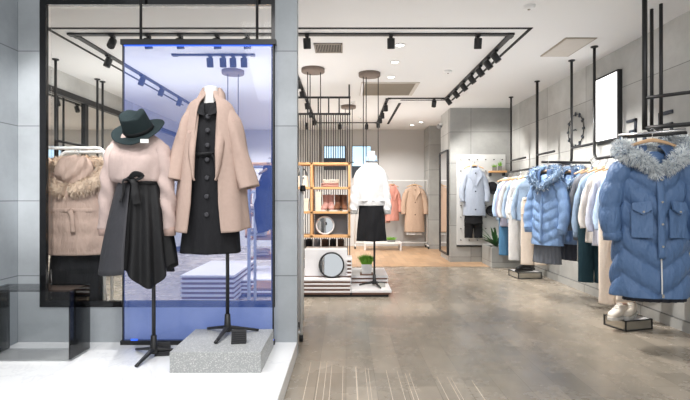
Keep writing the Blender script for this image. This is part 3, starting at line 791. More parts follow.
# ------------------------------------------------------------------ behind the shop window, left
def tube_rail(label, x0, x1, y, zt, mat, zb=.04, low=None, depth=.36, r=.014):
    o = thing('garment_rail', label, 'clothes rail', ((x0+x1)/2, y, 0), 0, 'white tube garment rails')
    w = (x1-x0)/2; c = .07
    def arc(cx_, cz, a0, a1): return [(cx_+c*math.cos(lerp(a0,a1,i/6)), 0, cz+c*math.sin(lerp(a0,a1,i/6))) for i in range(7)]
    pts = [(-w,0,zb)] + arc(-w+c, zt-c, PI, PI/2) + arc(w-c, zt-c, PI/2, 0) + [(w,0,zb)]
    MB().path(pts, r, 10).build('hoop', mat, o)
    for s in (-1, 1): MB().tube((s*w, -depth/2, r), (s*w, depth/2, r), r, 10).build('foot_bar', mat, o)
    for s in (-1, 1): MB().tube((s*w, 0, r), (s*w, 0, zb+.01), r, 10).build('upright', mat, o)
    if low: MB().tube((-w, 0, low), (w, 0, low), r*.8, 10).build('lower_bar', mat, o)
    return o
DL = 4.35
tube_rail('white tube garment rail holding the beige hooded coat behind the window', X(-10, DL), X(104.5, DL), DL, Z(148, DL), M['white_metal'], low=.12)
xb = X(77, DL); zb_ = Z(163, DL)
hanger((xb, DL, zb_+.02), 0, 'wooden hanger holding the beige hooded down coat', 'wooden hangers on the rails')
pc = top('down_coat', 'beige belted down coat with a big fur-trimmed hood on the white rail behind the window', 'coat', (xb, DL, zb_-.02), 0, M['puff_beige'], L=.80, sh=.235, chest=(.265,.14), hemr=(.285,.16), slen=.50, sr=.075, disp=quilt(.15,.014,.02,2), sdisp=squilt(.12,.012,.55), swing=(.045,.03), collar='stand')
fur('fur_trim', M['fur_beige'], pc, [(-.02,-.15,-.23),(-.15,-.14,-.20),(-.27,-.08,-.10),(-.25,.0,.0),(-.13,.04,.03),(.0,.05,.04),(.13,.04,.03),(.25,.0,.0),(.27,-.08,-.10),(.15,-.14,-.20),(.02,-.15,-.23)], [.065,.07,.07,.06,.05,.05,.05,.06,.07,.07,.065], 5200, .045, 3)
mb = MB(); shell(mb, [(.085,.03,.02,0,-.03),(.075,.09,.05,0,-.03),(.03,.14,.085,0,-.04),(-.05,.155,.115,0,-.04),(-.12,.12,.11,0,-.05),(-.17,.05,.05,0,-.08)], 40, 22, None, lambda th,t,z: .014*math.sin(5*th+11*t)); mb.build('hood', M['puff_beige'], pc)
mb = MB(); shell(mb, [(-.385,.262,.148),(-.405,.266,.152),(-.425,.262,.148)], 48, 4); mb.build('belt', M['puff_beige'], pc, solid=.008)
mb = MB(); limb(mb, [(.02,-.16,-.405),(.05,-.175,-.45),(.06,-.17,-.60)], [(.02,.006),(.02,.006),(.018,.005)], 10, 10, 1, None, True); mb.build('belt_end', M['puff_beige'], pc)
skirt('long_skirt', 'long black skirt under the beige hooded coat behind the window', (xb-.02, DL+.03, 1.15), 0, M['black_cloth'], .98, .17, .27, .10, .12)
kx, kd = X(102, 4.62), 4.62
tube_rail('white tube garment rail behind the beige coat, holding the white knit', X(60, 4.62), X(112, 4.62), 4.62, Z(152, 4.62), M['white_metal'], low=.12)
top('knit_cardigan', 'chunky white knit cardigan hanging beside the beige coat behind the window', 'cardigan', (X(98, kd), kd, Z(164, kd)), 1.1, M['white_knit'], L=.66, sh=.17, chest=(.18,.09), hemr=(.19,.10), slen=.55, sr=.06, collar='stand', swing=(.03,.03), cuff=M['white_knit'])
# pole rack against the left wall
def fixture(name, label, x, y, ztop, parts, group='black pipe clothes racks hung from the ceiling', r=.016):
    o = thing(name, label, 'clothes rack', (x, y, 0), 0, group)
    for pn, pts, rr in parts:
        MB().path([(a-x, b-y, c) for a, b, c in pts], rr or r, 10).build(pn, M['black'], o)
    for pn, pts, rr in parts:
        for p in (pts[0], pts[-1]):
            if abs(p[2]-H) < .03: MB().lathe([(0,H),(.04,H),(.04,H-.012),(.02,H-.02)], 16, (p[0]-x,p[1]-y,0), cap=False).build('ceiling_flange', M['black'], o)
    return o
LX = -3.6
fixture('pipe_rack', 'black pipe clothes rack along the left wall, seen through the shop window', LX, 6.4, H, [('pole', [(LX,5.95,H),(LX,5.95,1.62)], None), ('pole', [(LX,6.95,H),(LX,6.95,1.62)], None), ('pole', [(LX,7.1,H),(LX,7.1,1.9)], None), ('rail', [(LX,5.6,1.68),(LX,7.6,1.68)], None), ('upper_bar', [(LX,5.95,1.95),(LX,7.1,1.95)], None)])
for i, (d, mt, nm) in enumerate(((5.8,'lavender','pale lavender shirt'), (6.05,'grey_jacket','grey jacket'), (6.3,'skyshirt','sky-blue shirt'), (6.6,'offwhite','off-white blouse'))):
    hanger((LX, d, 1.60), 0, 'wooden hanger on the left wall rack holding the '+nm, 'wooden hangers on the rails')
    top('shirt', nm+' on the left wall rack behind the shop window', 'shirt', (LX, d, 1.57), .3, M[mt], L=.72, sh=.19, chest=(.19,.06), hemr=(.2,.07), sr=.05, swing=(.03,.04), collar='shirt', nv=20, nu=30)

# ------------------------------------------------------------------ tiered platforms and stacks
def tier(name, label, x0, x1, y0, y1, z0, n, bh, gap, group, col_='brown_board'):
    o = thing(name, label, 'display platform', ((x0+x1)/2, y0, z0), 0, group)
    w = (x1-x0)/2; dp = y1-y0
    for i in range(n):
        z = i*(bh+gap)
        MB().bx(-w+.012, w-.012, .02, dp-.01, z, z+gap).build('spacer_board', M[col_], o)
        MB().bx(-w, w, 0, dp, z+gap, z+gap+bh).build('white_board', M['white_board'], o, bev=.002)
    return z0 + n*(bh+gap)
PGRP = 'low layered white and brown display platforms'
xa, xm, xz = X(240, 6.0), X(351, 6.0), X(391.5, 6.0)
kick = MB().bx(xa+.05, xz-.04, 6.02, 7.25, 0, .03).build('plinth_kick', M['black_matte']); tag(kick, 'black recessed plinth under the layered display platforms', 'plinth')
zl = tier('display_platform', 'low right tier of white boards under the sweater mannequin', xm+.004, xz, 5.98, 7.2, .03, 1, .03, .027, PGRP)
zu = tier('display_platform', 'raised layered tier carrying the potted grass', xm+.004, X(388, 6.5), 6.46, 7.2, zl, 2, .026, .024, PGRP)
zk = tier('display_platform', 'four-layer stack of white and brown boards below the round mirrors', xa, xm, 5.98, 7.2, .03, 4, .022, .026, PGRP)
zs2 = tier('display_platform', 'small layered stack of boards beside the round mirror box', X(346.5, 6.15), X(352, 6.15), 6.12, 6.5, zk, 5, .022, .026, PGRP)
wb = thing('display_box', 'white box on the board stack with the black-rimmed round mirror against it', 'plinth', (X(326, 6.2), 6.18, zk))
bw = (X(346,6.15)-X(303,6.15))/2
MB().bx(-bw, bw, .0, .36, 0, Z(249.5,6.15)-zk).build('body', M['white_board'], wb, bev=.004)
MB().bx(-bw-.003, bw+.003, -.003, .363, -.0, .012).build('base_edge', M['brown_board'], wb)
def round_mirror(name, label, x, y, z, r, rim, tilt):
    o = thing(name, label, 'mirror', (x, y, z), 0, 'round framed mirrors')
    o.rotation_euler = (tilt, 0, 0)
    mb = MB(); mb.lathe([(r-.022,-.012),(r-.02,.016),(r,.016),(r,-.012)], 48); mb.v = [(v[0], -v[2], v[1]+r) for v in mb.v]; mb.build('rim', M[rim], o)
    mb = MB(); mb.lathe([(0,.004),(r-.02,.004)], 48, cap=False); mb.v = [(v[0], -v[2], v[1]+r) for v in mb.v]; mb.build('mirror_face', M['mirror'], o)
    mb = MB(); mb.lathe([(0,-.012),(r-.02,-.012)], 48, cap=False); mb.v = [(v[0], -v[2], v[1]+r) for v in mb.v]; mb.build('back', M['black_matte'], o)
    return o
round_mirror('round_mirror', 'round mirror with a thick black rim leaning on the white box', X(331.5,6.1), 6.085, zk, .165, 'black', -.2)
tier('display_platform', 'layered stack of white boards seen low through the blue panel', X(183,5.7), X(236,5.7), 5.6, 6.9, .0, 6, .026, .03, PGRP)

# wooden hanging shelf unit
SD = 6.3
sx0, sx1 = X(245, SD), X(350.5, SD); sz0, sz1 = Z(236.5, SD), Z(163.5, SD)
su = thing('hanging_shelf', 'pale wood open shelf unit hung from ceiling discs by the stone pillar', 'shelf', ((sx0+sx1)/2, SD, sz0))
hw = (sx1-sx0)/2; sh_ = sz1-sz0; tk = .03; DP = .30
za = Z(212.5, SD)-sz0; zb2 = Z(188, SD)-sz0
for z in (0, za, zb2, sh_): MB().bx(-hw, hw, 0, DP, z-tk/2, z+tk/2).build('shelf_board', M['wood'], su, bev=.002)
postx = [-hw+tk/2, X(268,SD)-(sx0+sx1)/2, X(311.5,SD)-(sx0+sx1)/2, hw-tk/2]
for px in postx:
    for y in (0, DP-.03): MB().bx(px-tk/2, px+tk/2, y, y+.03, -.02, sh_+tk/2).build('post', M['wood'], su)
MB().bx(postx[2]+.03, postx[3]-.03, .2, .215, tk/2, za-tk/2).build('back_panel', M['backing'], su)
scx = (sx0+sx1)/2
round_mirror('round_mirror', 'round white-rimmed mirror standing in the lower bay of the wood shelf unit', X(325,SD+.08), SD+.10, sz0+tk/2, .125, 'white_board', -.12)
def folded(name, label, x, y, z, w, d, h, mat, group, n=2, rz=0, cat='folded clothing'):
    o = thing(name, label, cat, (x, y, z), rz, group)
    mb = MB()
    for i in range(n):
        hh_ = h/n; rings = []
        for k in range(9):
            xx = -w/2+w*k/8; e = 1-.10*abs(2*k/8-1)**4
            r = []
            for j in range(16):
                a = 2*PI*j/16; cy_, cz = math.cos(a), math.sin(a)
                r.append((xx, math.copysign(abs(cy_)**.45, cy_)*d/2*e, hh_*(i+.5)+math.copysign(abs(cz)**.6, cz)*hh_*.5*e+.003*math.sin(9*xx*7+i)*(1 if i == n-1 and cz > 0 else 0)))
            rings.append(r)
        mb.loft(rings, True, True)
    mb.build('folds', M[mat], o)
    return o
FG = 'folded knits on the wood shelf unit'
yb = SD+.15
folded('folded_sweater', 'pale pink folded sweater, lower of two in the shelf bay under the top board', X(330,yb), yb, sz0+zb2+tk/2, .23, .22, .05, 'rose', FG)
folded('folded_sweater', 'cream folded sweater, upper of two in the shelf bay under the top board', X(331,yb), yb, sz0+zb2+tk/2+.05, .22, .22, .05, 'cream', FG)
folded('folded_sweater', 'white folded sweater in the shelf left of the pillar, top bay', X(258,yb), yb, sz0+zb2+tk/2, .2, .22, .07, 'white_cloth', FG)
folded('folded_sweater', 'cream folded sweater in the shelf left of the pillar, middle bay', X(258,yb), yb, sz0+za+tk/2, .2, .22, .09, 'cream', FG)
folded('folded_sweater', 'grey folded sweater in the shelf left of the pillar, bottom bay', X(258,yb), yb, sz0+tk/2, .2, .22, .08, 'grey_jacket', FG)
def carton(label, x, y, z, w, d, h, mt='carton'):
    o = thing('gift_box', label, 'box', (x, y, z), 0, 'small boxes on the wood shelf unit')
    MB().bx(-w/2, w/2, -d/2, d/2, 0, h*.78).build('body', M[mt], o, bev=.003); MB().bx(-w/2-.003, w/2+.003, -d/2-.003, d/2+.003, h*.74, h).build('lid', M[mt], o, bev=.003)
carton('pale carton in the middle left bay of the wood shelf unit, below the handbag', X(305,SD+.06), SD+.1, sz0+za+tk/2, .10, .12, .17)
carton('pale carton in the middle bay of the wood shelf unit beside the boots', X(318.5,SD+.06), SD+.08, sz0+za+tk/2, .07, .1, .26)
# handbag in the top-left bay
hb = thing('handbag', 'pale handbag with a dark arched handle on the top left shelf of the wood unit', 'bag', (X(303,SD+.1), SD+.12, sz0+zb2+tk/2))
MB().prism([(-.075,0),(.075,0),(.062,.15),(-.062,.15)], -.045, .045).build('body', M['carton'], hb, bev=.008)
MB().path([(.05*math.cos(a), -.02, .15+.09*math.sin(a)) for a in [PI*i/12 for i in range(13)]], .006, 8).build('handle', M['black'], hb)
MB().box((0,-.05,.12), (.03,.008,.02)).build('clasp', M['chrome'], hb)
# boots
def boot(label, x, y, z, rz, mat, h=.22):
    o = thing('ankle_boot', label, 'boot', (x, y, z), rz, 'ankle boots on the wood shelf unit')
    mb = MB(); limb(mb, [(0,.0,h),(0,.0,h*.6),(0,-.005,h*.35),(0,-.05,.055),(0,-.12,.04),(0,-.17,.032)], [(.045,.05),(.042,.048),(.042,.055),(.042,.042),(.042,.032),(.025,.016)], 16, 22, 1, None, True); mb.build('upper', M[mat], o)
    MB().prism([(-.035,-.18),(.035,-.18),(.042,-.1),(.036,.05),(-.036,.05),(-.042,-.1)], 0, .018, 'z').build('sole', M['sole'], o)
    MB().bx(-.034,.034,.0,.055,.0,.045).build('heel', M['black'], o)
yy = SD+.2
for i, (px, mt, nm) in enumerate(((326,'rose','dusty pink ankle boot, leftmost of the shelf pairs'), (331,'rose','dusty pink ankle boot, second from left on the shelf'), (338,'shoe_brown','brown ankle boot, second from right on the shelf'), (344,'shoe_brown','brown ankle boot, rightmost on the shelf'))):
    boot(nm, X(px, yy), yy, sz0+za+tk/2, (-.2, .1)[i % 2], mt)
# clothes hanging low under the unit
for i, (px, mt, nm) in enumerate(((301,'brown_cloth','dark brown'), (309,'black_cloth','black'), (317,'grey_jacket','grey'), (325,'brown_cloth','dark brown'), (333,'black_cloth','black'), (341,'brown_cloth','dark brown'))):
    folded('folded_scarf', nm+' scarf roll on the board stack under the wood shelf, %s from the left' % ORD[i], X(px, 6.85), 6.85, zk, .09, .25, .43, mt, 'scarf rolls under the wood shelf', 3)

# ceiling discs with wires
def disc(label, x, y, r, wires, zend, bar=None):
    o = thing('ceiling_disc', label, 'hanging fixture', (x, y, H), 0, 'wooden ceiling discs with hanging wires')
    MB().lathe([(0,-.05),(r-.006,-.05),(r,-.044),(r,0),(0,0)], 36, cap=False).build('disc', M['wood_dark'], o)
    for a, b in wires: MB().tube((a, b, -.05), (a, b, zend-H), .006, 8).build('wire', M['black'], o)
    if bar: MB().tube((wires[0][0]-.03, wires[0][1], zend-H), (wires[-1][0]+.03, wires[-1][1], zend-H), .010, 8).build('cross_bar', M['black'], o)
disc('wooden ceiling disc over the wood shelf unit, right beside the stone pillar', X(312.5,6.3), 6.4, .155, [(-.07,-.02),(-.045,.08),(.10,0)], sz1+.015)
disc('wooden ceiling disc above the white sweater mannequin', X(369.5,6.62), 6.62, .15, [(-.085,0),(-.045,.03),(.12,0)], 1.45, True)
disc('wooden ceiling disc far back, behind the rod screen', X(348.5,9.0), 9.0, .14, [(-.06,0),(.07,.02)], 1.9, True)
disc('wooden ceiling disc seen through the blue panel', X(233,6.5), 6.5, .15, [(-.07,0),(.07,.0)], sz1+.015)
# rod screen
RD = 7.3
rx0, rx1 = X(286, RD), X(350.5, RD)
rs = thing('rod_screen', 'tall black vertical rod screen behind the wood shelf unit', 'screen', ((rx0+rx1)/2, RD, .0))
rw = (rx1-rx0)/2; zt1, zt2 = Z(97.5,RD), Z(114,RD)
for z in (zt1, zt2): MB().bx(-rw, rw, -.014, .014, z-.014, z+.014).build('top_rail', M['black'], rs)
MB().bx(-rw, rw, -.014, .014, .05, .08).build('bottom_rail', M['black'], rs)
for i in range(7): x = -rw+.014+(2*rw-.028)*i/6; MB().bx(x-.010, x+.010, -.010, .010, zt2, zt1).build('upright', M['black'], rs)
nrod = 28; mb0 = None
for i in range(nrod):
    x = -rw+.012+(2*rw-.024)*i/(nrod-1)
    if mb0 is None: mb0 = MB().tube((0,0,.065), (0,0,zt2), .0065, 6).build('rod', M['black'], rs); c = mb0
    else: c = mb0.copy(); C.objects.link(c)
    c.location = (x, 0, 0)
for s in (-1, 1): MB().bx(s*(rw-.02)-.012, s*(rw-.02)+.012, -.012, .012, zt1, H).build('hanger_post', M['black'], rs)
for s in (-1, 1): MB().bx(s*(rw-.1)-.05, s*(rw-.1)+.05, -.08, .08, 0, .06).build('foot', M['black'], rs)

# white shoe rack behind the blue panel and beyond the pillar
rk = thing('tube_shelf_rack', 'white tube rack with tilted wood shelves seen through the right of the blue panel', 'rack', (X(272,4.75), 4.75, 0))
ra, rb_ = X(249,4.6)-X(272,4.75), X(299.5,4.6)-X(272,4.75); rz_ = Z(192,4.6)
for y in (-.16, .16):
    MB().path([(ra,y,.0),(ra,y,rz_-.03),(ra+.03,y,rz_),(rb_-.03,y,rz_),(rb_,y,rz_-.03),(rb_,y,.0)], .015, 10).build('hoop', M['white_metal'], rk)
for px in (ra, ra+.07, rb_): MB().tube((px,-.16,.10), (px,.16,.10), .012, 8).build('cross_bar', M['white_metal'], rk)
MB().tube((ra+.06,-.16,.02), (ra+.06,-.16,rz_-.01), .014, 8).build('inner_post', M['white_metal'], rk)
ct = MB().lathe([(0,-.02),(.03,-.02),(.03,.02),(0,.02)], 16, cap=False); ct.v = [(v[2]+rb_, v[0]-.16, v[1]+.03) for v in ct.v]; ct.build('caster', M['black'], rk)
shz = [Z(y, 4.75) for y in (214, 237, 256, 285)]
for z in shz: MB().box(((ra+rb_)/2, 0, z), (rb_-ra-.03, .30, .018), Matrix.Rotation(.06, 3, 'X')).build('shelf_board', M['wood'], rk, bev=.002)
for k, (px, zi, mt, nm) in enumerate(((256,0,'cream','cream sweater on the top shelf'), (264,0,'rose','pink sweater on the top shelf'), (259,1,'white_cloth','white sweater on the second shelf'), (262,2,'cream','cream sweater on the third shelf'))):
    folded('folded_sweater', 'folded '+nm+' of the white tube rack behind the blue panel', X(px,4.75), 4.75, shz[zi]+.012, .075 if zi == 0 else .14, .2, .06, mt, 'folded knits on the white tube rack')
# tall white rail post beyond the pillar
tr = thing('ladder_rail', 'slim white upright rail with small black lamps right beside the stone pillar', 'rail', (X(301.2,4.15), 4.15, 0))
MB().tube((0,0,0.03), (0,0,Z(166,4.15)), .013, 10).build('post', M['white_metal'], tr)
ct = MB().lathe([(0,-.015),(.03,-.015),(.03,.015),(0,.015)], 16, cap=False); ct.v = [(v[2], v[0], v[1]+.03) for v in ct.v]; ct.build('caster', M['black'], tr)
MB().tube((0,0,.08), (-.45,0,.08), .012, 10).build('base_bar', M['white_metal'], tr)
MB().tube((-.45,0,.0), (-.45,0,Z(166,4.15)), .013, 10).build('post', M['white_metal'], tr)
MB().tube((.0,0,Z(167,4.15)), (-.45,0,Z(167,4.15)), .012, 10).build('top_bar', M['white_metal'], tr)
top('blouse', 'navy blouse hanging on the white rail seen through the right edge of the blue panel', 'blouse', (X(270,4.15), 4.15, Z(171,4.15)), 1.25, M['navy'], L=.50, sh=.15, chest=(.15,.06), hemr=(.16,.06), slen=.42, sr=.05, collar='stand', swing=(.03,.03))
hanger((X(270,4.15), 4.15, Z(171,4.15)+.02), 1.25, 'wooden hanger holding the navy blouse', 'wooden hangers on the rails')
tl = thing('clip_lamp', 'small black clip lamp on the white rail beside the pillar', 'lamp', (X(303.2,4.15), 4.12, Z(189,4.15)))
mb = MB(); mb.lathe([(0,.03),(.02,.03),(.026,0),(.026,-.02),(0,-.02)], 16, cap=False); mb.build('head', M['black'], tl)
MB().box((-.012,.02,.0),(.03,.02,.03)).build('clip', M['chrome'], tl)

# ------------------------------------------------------------------ sweater mannequin on the tiers
D3 = 6.24; x3 = X(371.5, D3)
dress_form('headless mannequin in a white sweater and black skirt in the middle of the shop', x3, D3, zl, Z(151.5, D3), X(374.5, D3)-x3, .20, -PI/2+.35, MG)
top('sweatshirt', 'oversized white sweatshirt on the middle mannequin', 'sweater', (x3-.01, D3, Z(163, D3)), 0, M['white_cloth'], L=.50, sh=.172, chest=(.19,.125), hemr=(.19,.135), slen=.53, sr=.056, disp=lambda th,t,z: .008*math.sin(4*th+10*t)*t+.008*max(0,t-.8)*5*math.sin(9*th), cuff=M['white_cloth'], rib=M['white_cloth'], swing=(.015,.045), sdisp=lambda th,t: .008*math.sin(30*t+2*th)*t)
mb = MB(); shell(mb, [(.045,.056,.056),(.055,.066,.066),(.02,.074,.074),(-.02,.082,.076)], 32, 8, None, lambda th,t,z: .004*math.sin(5*th+6*t))
sc_o = mb.build('neck_scarf', M['skyshirt'], None, solid=.005); sc_o.location = (x3, D3, Z(160, D3)); tag(sc_o, 'pale blue scarf collar round the neck of the middle mannequin', 'scarf')
for s in (-1, 1):
    hg = top  # (no hands: the mannequin has none)
skirt('short_skirt', 'short black skirt on the middle mannequin', (x3+.0, D3, Z(199, D3)), 0, M['black_cloth'], Z(199,D3)-Z(240.5,D3), .14, .20, .10, .145)
def grass_pot(label, x, y, z, w, h, blades, gh, mat='pot', sq=True, seed=2, tray=False):
    o = thing('potted_grass', label, 'plant', (x, y, z), 0, 'potted grass'); rng = random.Random(seed); b0 = 0
    if tray: MB().bx(-w*.62, w*.62, -w*.62, w*.62, 0, .015).build('tray', M['brown_board'], o); b0 = .015
    w2_ = w/2
    mb = MB(); mb.loft([[(sx*k*w2_, sy*k*w2_, zz) for sx, sy in ((-1,-1),(1,-1),(1,1),(-1,1))] for k, zz in ((.86,b0),(1,b0+h),(.9,b0+h),(.86,b0+h-.02))], True, True, False); mb.build('pot', M[mat], o)
    mb = MB()
    for i in range(blades):
        bx_, by = rng.uniform(-.8,.8)*w2_, rng.uniform(-.8,.8)*w2_; l = gh*rng.uniform(.65,1.1)*(1-.45*((bx_/w2_)**2+(by/w2_)**2)/1.3); a = rng.uniform(0,2*PI); bend = rng.uniform(.1,.6)*l
        dx, dy = math.cos(a), math.sin(a); ww = .004
        p0 = Vector((bx_, by, b0+h-.015)); p1 = p0+Vector((dx*bend*.35+bx_*.3, dy*bend*.35+by*.3, l*.6)); p2 = p0+Vector((dx*bend+bx_*.9, dy*bend+by*.9, l))
        n = Vector((-dy, dx, 0))*ww
        mb.add([p0-n,p0+n,p1+n*.8,p1-n*.8,p2], [(0,1,2,3),(3,2,4)], True)
    g = mb.build('grass', M['grass'], o)
grass_pot('potted green grass in a white square pot on the raised tier', X(366.5,6.6), 6.6, zu, .145, .13, 900, .15, tray=True)
pr = thing('price_block', 'small chrome price block by the foot of the middle mannequin', 'price stand', (X(382,6.2), 6.22, zl), -.1, 'black price blocks')
MB().prism([(-.03,0),(.03,0),(.012,.055),(-.002,.055)], -.045, .045, 'x').build('block', M['plinth_side'], pr)
MB().box((0,0,.058),(.092,.02,.006)).build('cap', M['black'], pr)

# ------------------------------------------------------------------ rear of the shop
BD = 11.7
rr = thing('garment_rail', 'long white garment rail at the back wall holding the pink and tan coats', 'clothes rail', (X(400,BD), BD, 0), 0, 'white tube garment rails')
u0, u1 = X(355,BD)-X(400,BD), X(427,BD)-X(400,BD); zr = Z(180.5,BD)
MB().path([(u0,0,.1),(u0,0,zr),(u1,0,zr),(u1,0,.1)], .018, 8).build('hoop', M['white_metal'], rr)
MB().tube((u0,0,.14),(u1,0,.14),.018,8).build('lower_bar', M['white_metal'], rr)
for u in (u0, u1):
    MB().tube((u,-.22,.08),(u,.22,.08),.016,8).build('foot_bar', M['white_metal'], rr)
    for s in (-.2, .2): MB().ell((u,s,.034), (.02,.034,.034), 12, 8).build('caster', M['black'], rr)
def rear_top(name, label, cat, px, mt, L, sh, rz=0, dd=0, **k):
    xx = X(px, BD+dd)
    hanger((xx, BD+dd, zr-.10), rz, 'hanger of the '+label, 'wooden hangers on the rails')
    return top(name, label, cat, (xx, BD+dd, zr-.13), rz, M[mt], L=L, sh=sh, **k)
rear_top('wool_coat', 'long tan double-breasted wool coat on the rear white rail', 'coat', 414.5, 'tan', 1.12, .21, 0, 0, chest=(.22,.11), hemr=(.25,.13), slen=.60, sr=.07, collar='lapel', buttons=4, swing=(.04,.06))
rear_top('jacket', 'pink jacket on the rear white rail, right of the sweater mannequin', 'jacket', 392, 'pink', .85, .17, .5, 0, chest=(.18,.08), hemr=(.2,.09), slen=.55, sr=.055, collar='lapel', swing=(.03,.04))
rear_top('blouse', 'dusty pink blouse on the rear rail, half behind the sweater mannequin', 'blouse', 385, 'rose', .9, .17, .9, .0, chest=(.18,.08), hemr=(.2,.09), slen=.55, sr=.055, collar='shirt', swing=(.03,.04))
skirt('long_skirt', 'white skirt showing below the tan coat on the rear rail', (X(414,BD+.0), BD+.02, .95), 0, M['white_cloth'], .62, .14, .19, .06, .09)
bs = thing('low_shelf', 'low white shelf at the back wall holding the green grass strip', 'shelf', (X(383,11.35), 11.35, 0.004))
MB().bx(-.45,.42,-.2,.2,.15,.19).build('top_board', M['white_board'], bs, bev=.003)
for s in (-.43,.40): MB().bx(s-.015,s+.015,-.18,.18,0,.15).build('side_panel', M['white_board'], bs)
grass_pot('small strip of green grass on the low white shelf at the back', X(391,11.35), 11.35, .194, .20, .05, 260, .09, 'pot_grey', seed=5)
# lit pictures on the back wall
for i, (a, b, c_, d_) in enumerate(((324,346,146,158), (352,371,146,166))):
    o = thing('lit_panel', ('left','right')[i]+' pale blue lit panel on the back wall behind the rods' if i == 0 else 'pale blue lit panel on the back wall behind the sweater mannequin', 'lightbox', (X((a+b)/2,12.17), 12.17, Z(d_+12,12.17)), 0, 'pale blue lit panels on the back wall')
    w_ = (X(b,12.17)-X(a,12.17))/2; h_ = Z(c_,12.17)-Z(d_+12,12.17); hs = Z(d_,12.17)-Z(d_+12,12.17)
    MB().bx(-w_,w_,0,.03,0,h_).build('frame', M['letter'], o); MB().bx(-w_+.01,w_-.01,-.004,0,hs,h_-.01).build('screen', M['screen'], o)
# tall framed mirror on the side wall
tm = thing('wall_mirror', 'tall black-framed mirror on the side wall before the rear recess', 'mirror', (1.985, 9.70, .12))
mh = 2.05
MB().bx(-.012,.012,-.36,.36,.03,mh-.03).build('mirror_face', M['mirror'], tm)
fb = MB(); fb.bx(-.03,.013,-.39,-.36,0,mh); fb.bx(-.03,.013,.36,.39,0,mh); fb.bx(-.03,.013,-.36,.36,0,.03); fb.bx(-.03,.013,-.36,.36,mh-.03,mh); fb.build('frame', M['black'], tm)
sc1 = thing('security_camera', 'small white dome camera high on the rear side wall', 'camera', (1.985, 10.0, 2.72))
MB().ell((-.04,0,0),(.05,.05,.05)).build('dome', M['lens_off'], sc1); MB().bx(-.05,.015,-.05,.05,.02,.06).build('mount', M['white_metal'], sc1)

# peg panel wall
WD = 9.22
pgx0, pgx1 = X(456.5,WD), X(505,WD)
pg = thing('peg_board', 'white peg panel on the rear wall behind the grey-blue coat', 'display panel', ((pgx0+pgx1)/2, WD, Z(245,WD)))
pw = (pgx1-pgx0)/2; phh = Z(154.5,WD)-Z(245,WD)
MB().bx(-pw, pw, -.03, 0, 0, phh).build('board', M['peg'], pg, bev=.004)
pegc = None
for i in range(6):
    for j in range(8):
        x, z = -pw+.07+i*(2*pw-.14)/5, .10+j*(phh-.2)/7
        if pegc is None: pegc = MB().path([(0,-.03,0),(0,-.075,0)], .009, 8).build('peg', M['black'], pg); q = pegc
        else: q = pegc.copy(); C.objects.link(q)
        q.location = (x, 0, z)
MB().bx(-pw, pw, -.035, -.005, -.03, 0).build('lower_ledge', M['black_matte'], pg)
gx = X(474, WD-.14)
hanger((gx, WD-.13, Z(166,WD)), 0, 'wooden hanger holding the grey-blue coat on the peg panel', 'wooden hangers on the rails')
top('wool_coat', 'grey-blue mid-length coat with dark collar edge on the white peg panel', 'coat', (gx, WD-.16, Z(168.5,WD)), 0, M['greyblue_coat'], L=.90, sh=.19, chest=(.19,.085), hemr=(.215,.09), slen=.55, sr=.055, collar='lapel', swing=(.03,.035), buttons=3)
trousers('trousers', 'black cropped trousers hanging below the grey-blue coat', (X(473,WD-.12), WD-.15, .98), 0, M['black_cloth'], L=.50+.0, w=.15, leg=(.078,.082), spread=.085)
def cap_hat(label, px, py, r):
    o = thing('cap', label, 'hat', (X(px,WD-.09), WD-.09, Z(py,WD)), 0, 'black caps on the peg panel')
    mb = MB(); mb.ell((0,0,0), (r, .06, r), 20, 12); mb.build('crown', M['black_hat'], o)
    mb = MB(); limb(mb, [(-r*.8,-.05,-r*.55),(0,-.085,-r*.8),(r*.9,-.05,-r*.3)], [(.02,.012),(.045,.012),(.02,.012)], 10, 14, 1, None, True); mb.build('brim', M['black_hat'], o)
cap_hat('black cap hung on the peg panel beside the grey-blue coat', 492, 188, .12)
cap_hat('lower black cap on the peg panel, above the leafy plant', 491.5, 210.5, .105)
sf = thing('wall_shelf', 'small wooden shelf with two tiny plants on the peg panel', 'shelf', (X(497,WD-.1), WD-.13, Z(172,WD)))
MB().bx(-.15,.15,-.09,.095,-.02,.015).build('board', M['wood'], sf, bev=.003)
MB().bx(-.14,-.12,-.02,.095,-.08,-.02).build('bracket', M['black'], sf); MB().bx(.12,.14,-.02,.095,-.08,-.02).build('bracket', M['black'], sf)
grass_pot('small grey pot with a tuft of green on the wall shelf, left one', X(494.5,WD-.13), WD-.13, Z(172,WD)+.015, .07, .07, 60, .08, 'pot_grey', seed=8)
grass_pot('small grey pot with a taller green tuft on the wall shelf, right one', X(500,WD-.13), WD-.13, Z(172,WD)+.015, .06, .09, 60, .12, 'pot_grey', seed=9)
# planter block with leafy plant
pt = thing('planter_block', 'grey concrete planter block on the floor at the end of the clothes racks', 'planter', (X(505,8.65), 8.62, 0.004))
qw = (X(522,8.5)-X(488.5,8.5))/2
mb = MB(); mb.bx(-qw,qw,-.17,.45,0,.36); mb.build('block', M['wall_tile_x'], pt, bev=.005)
lp = thing('leafy_plant', 'green broad-leaved plant in the grey concrete planter block', 'plant', (X(496,8.6), 8.62, .364))
mb = MB(); rng = random.Random(4)
for i in range(34):
    a = rng.uniform(0,2*PI); l = rng.uniform(.28,.5); el = rng.uniform(.5,1.35); d = Vector((math.cos(a)*math.cos(el), math.sin(a)*math.cos(el)*.7, math.sin(el)))
    n = Vector((-math.sin(a), math.cos(a), 0)); pts = []
    for k in range(6):
        t = k/5; c = d*l*t + Vector((0,0,-.22*l*t*t)); w = .028*math.sin(PI*(.08+.9*t))
        pts.append([c-n*w, c+Vector((0,0,-.006)), c+n*w])
    mb.loft(pts, False, False)
mb.build('leaves', M['leaf'], lp); MB().tube((0,0,-.0),(0,0,.12),.02,8,.01).build('stem', M['leaf'], lp)

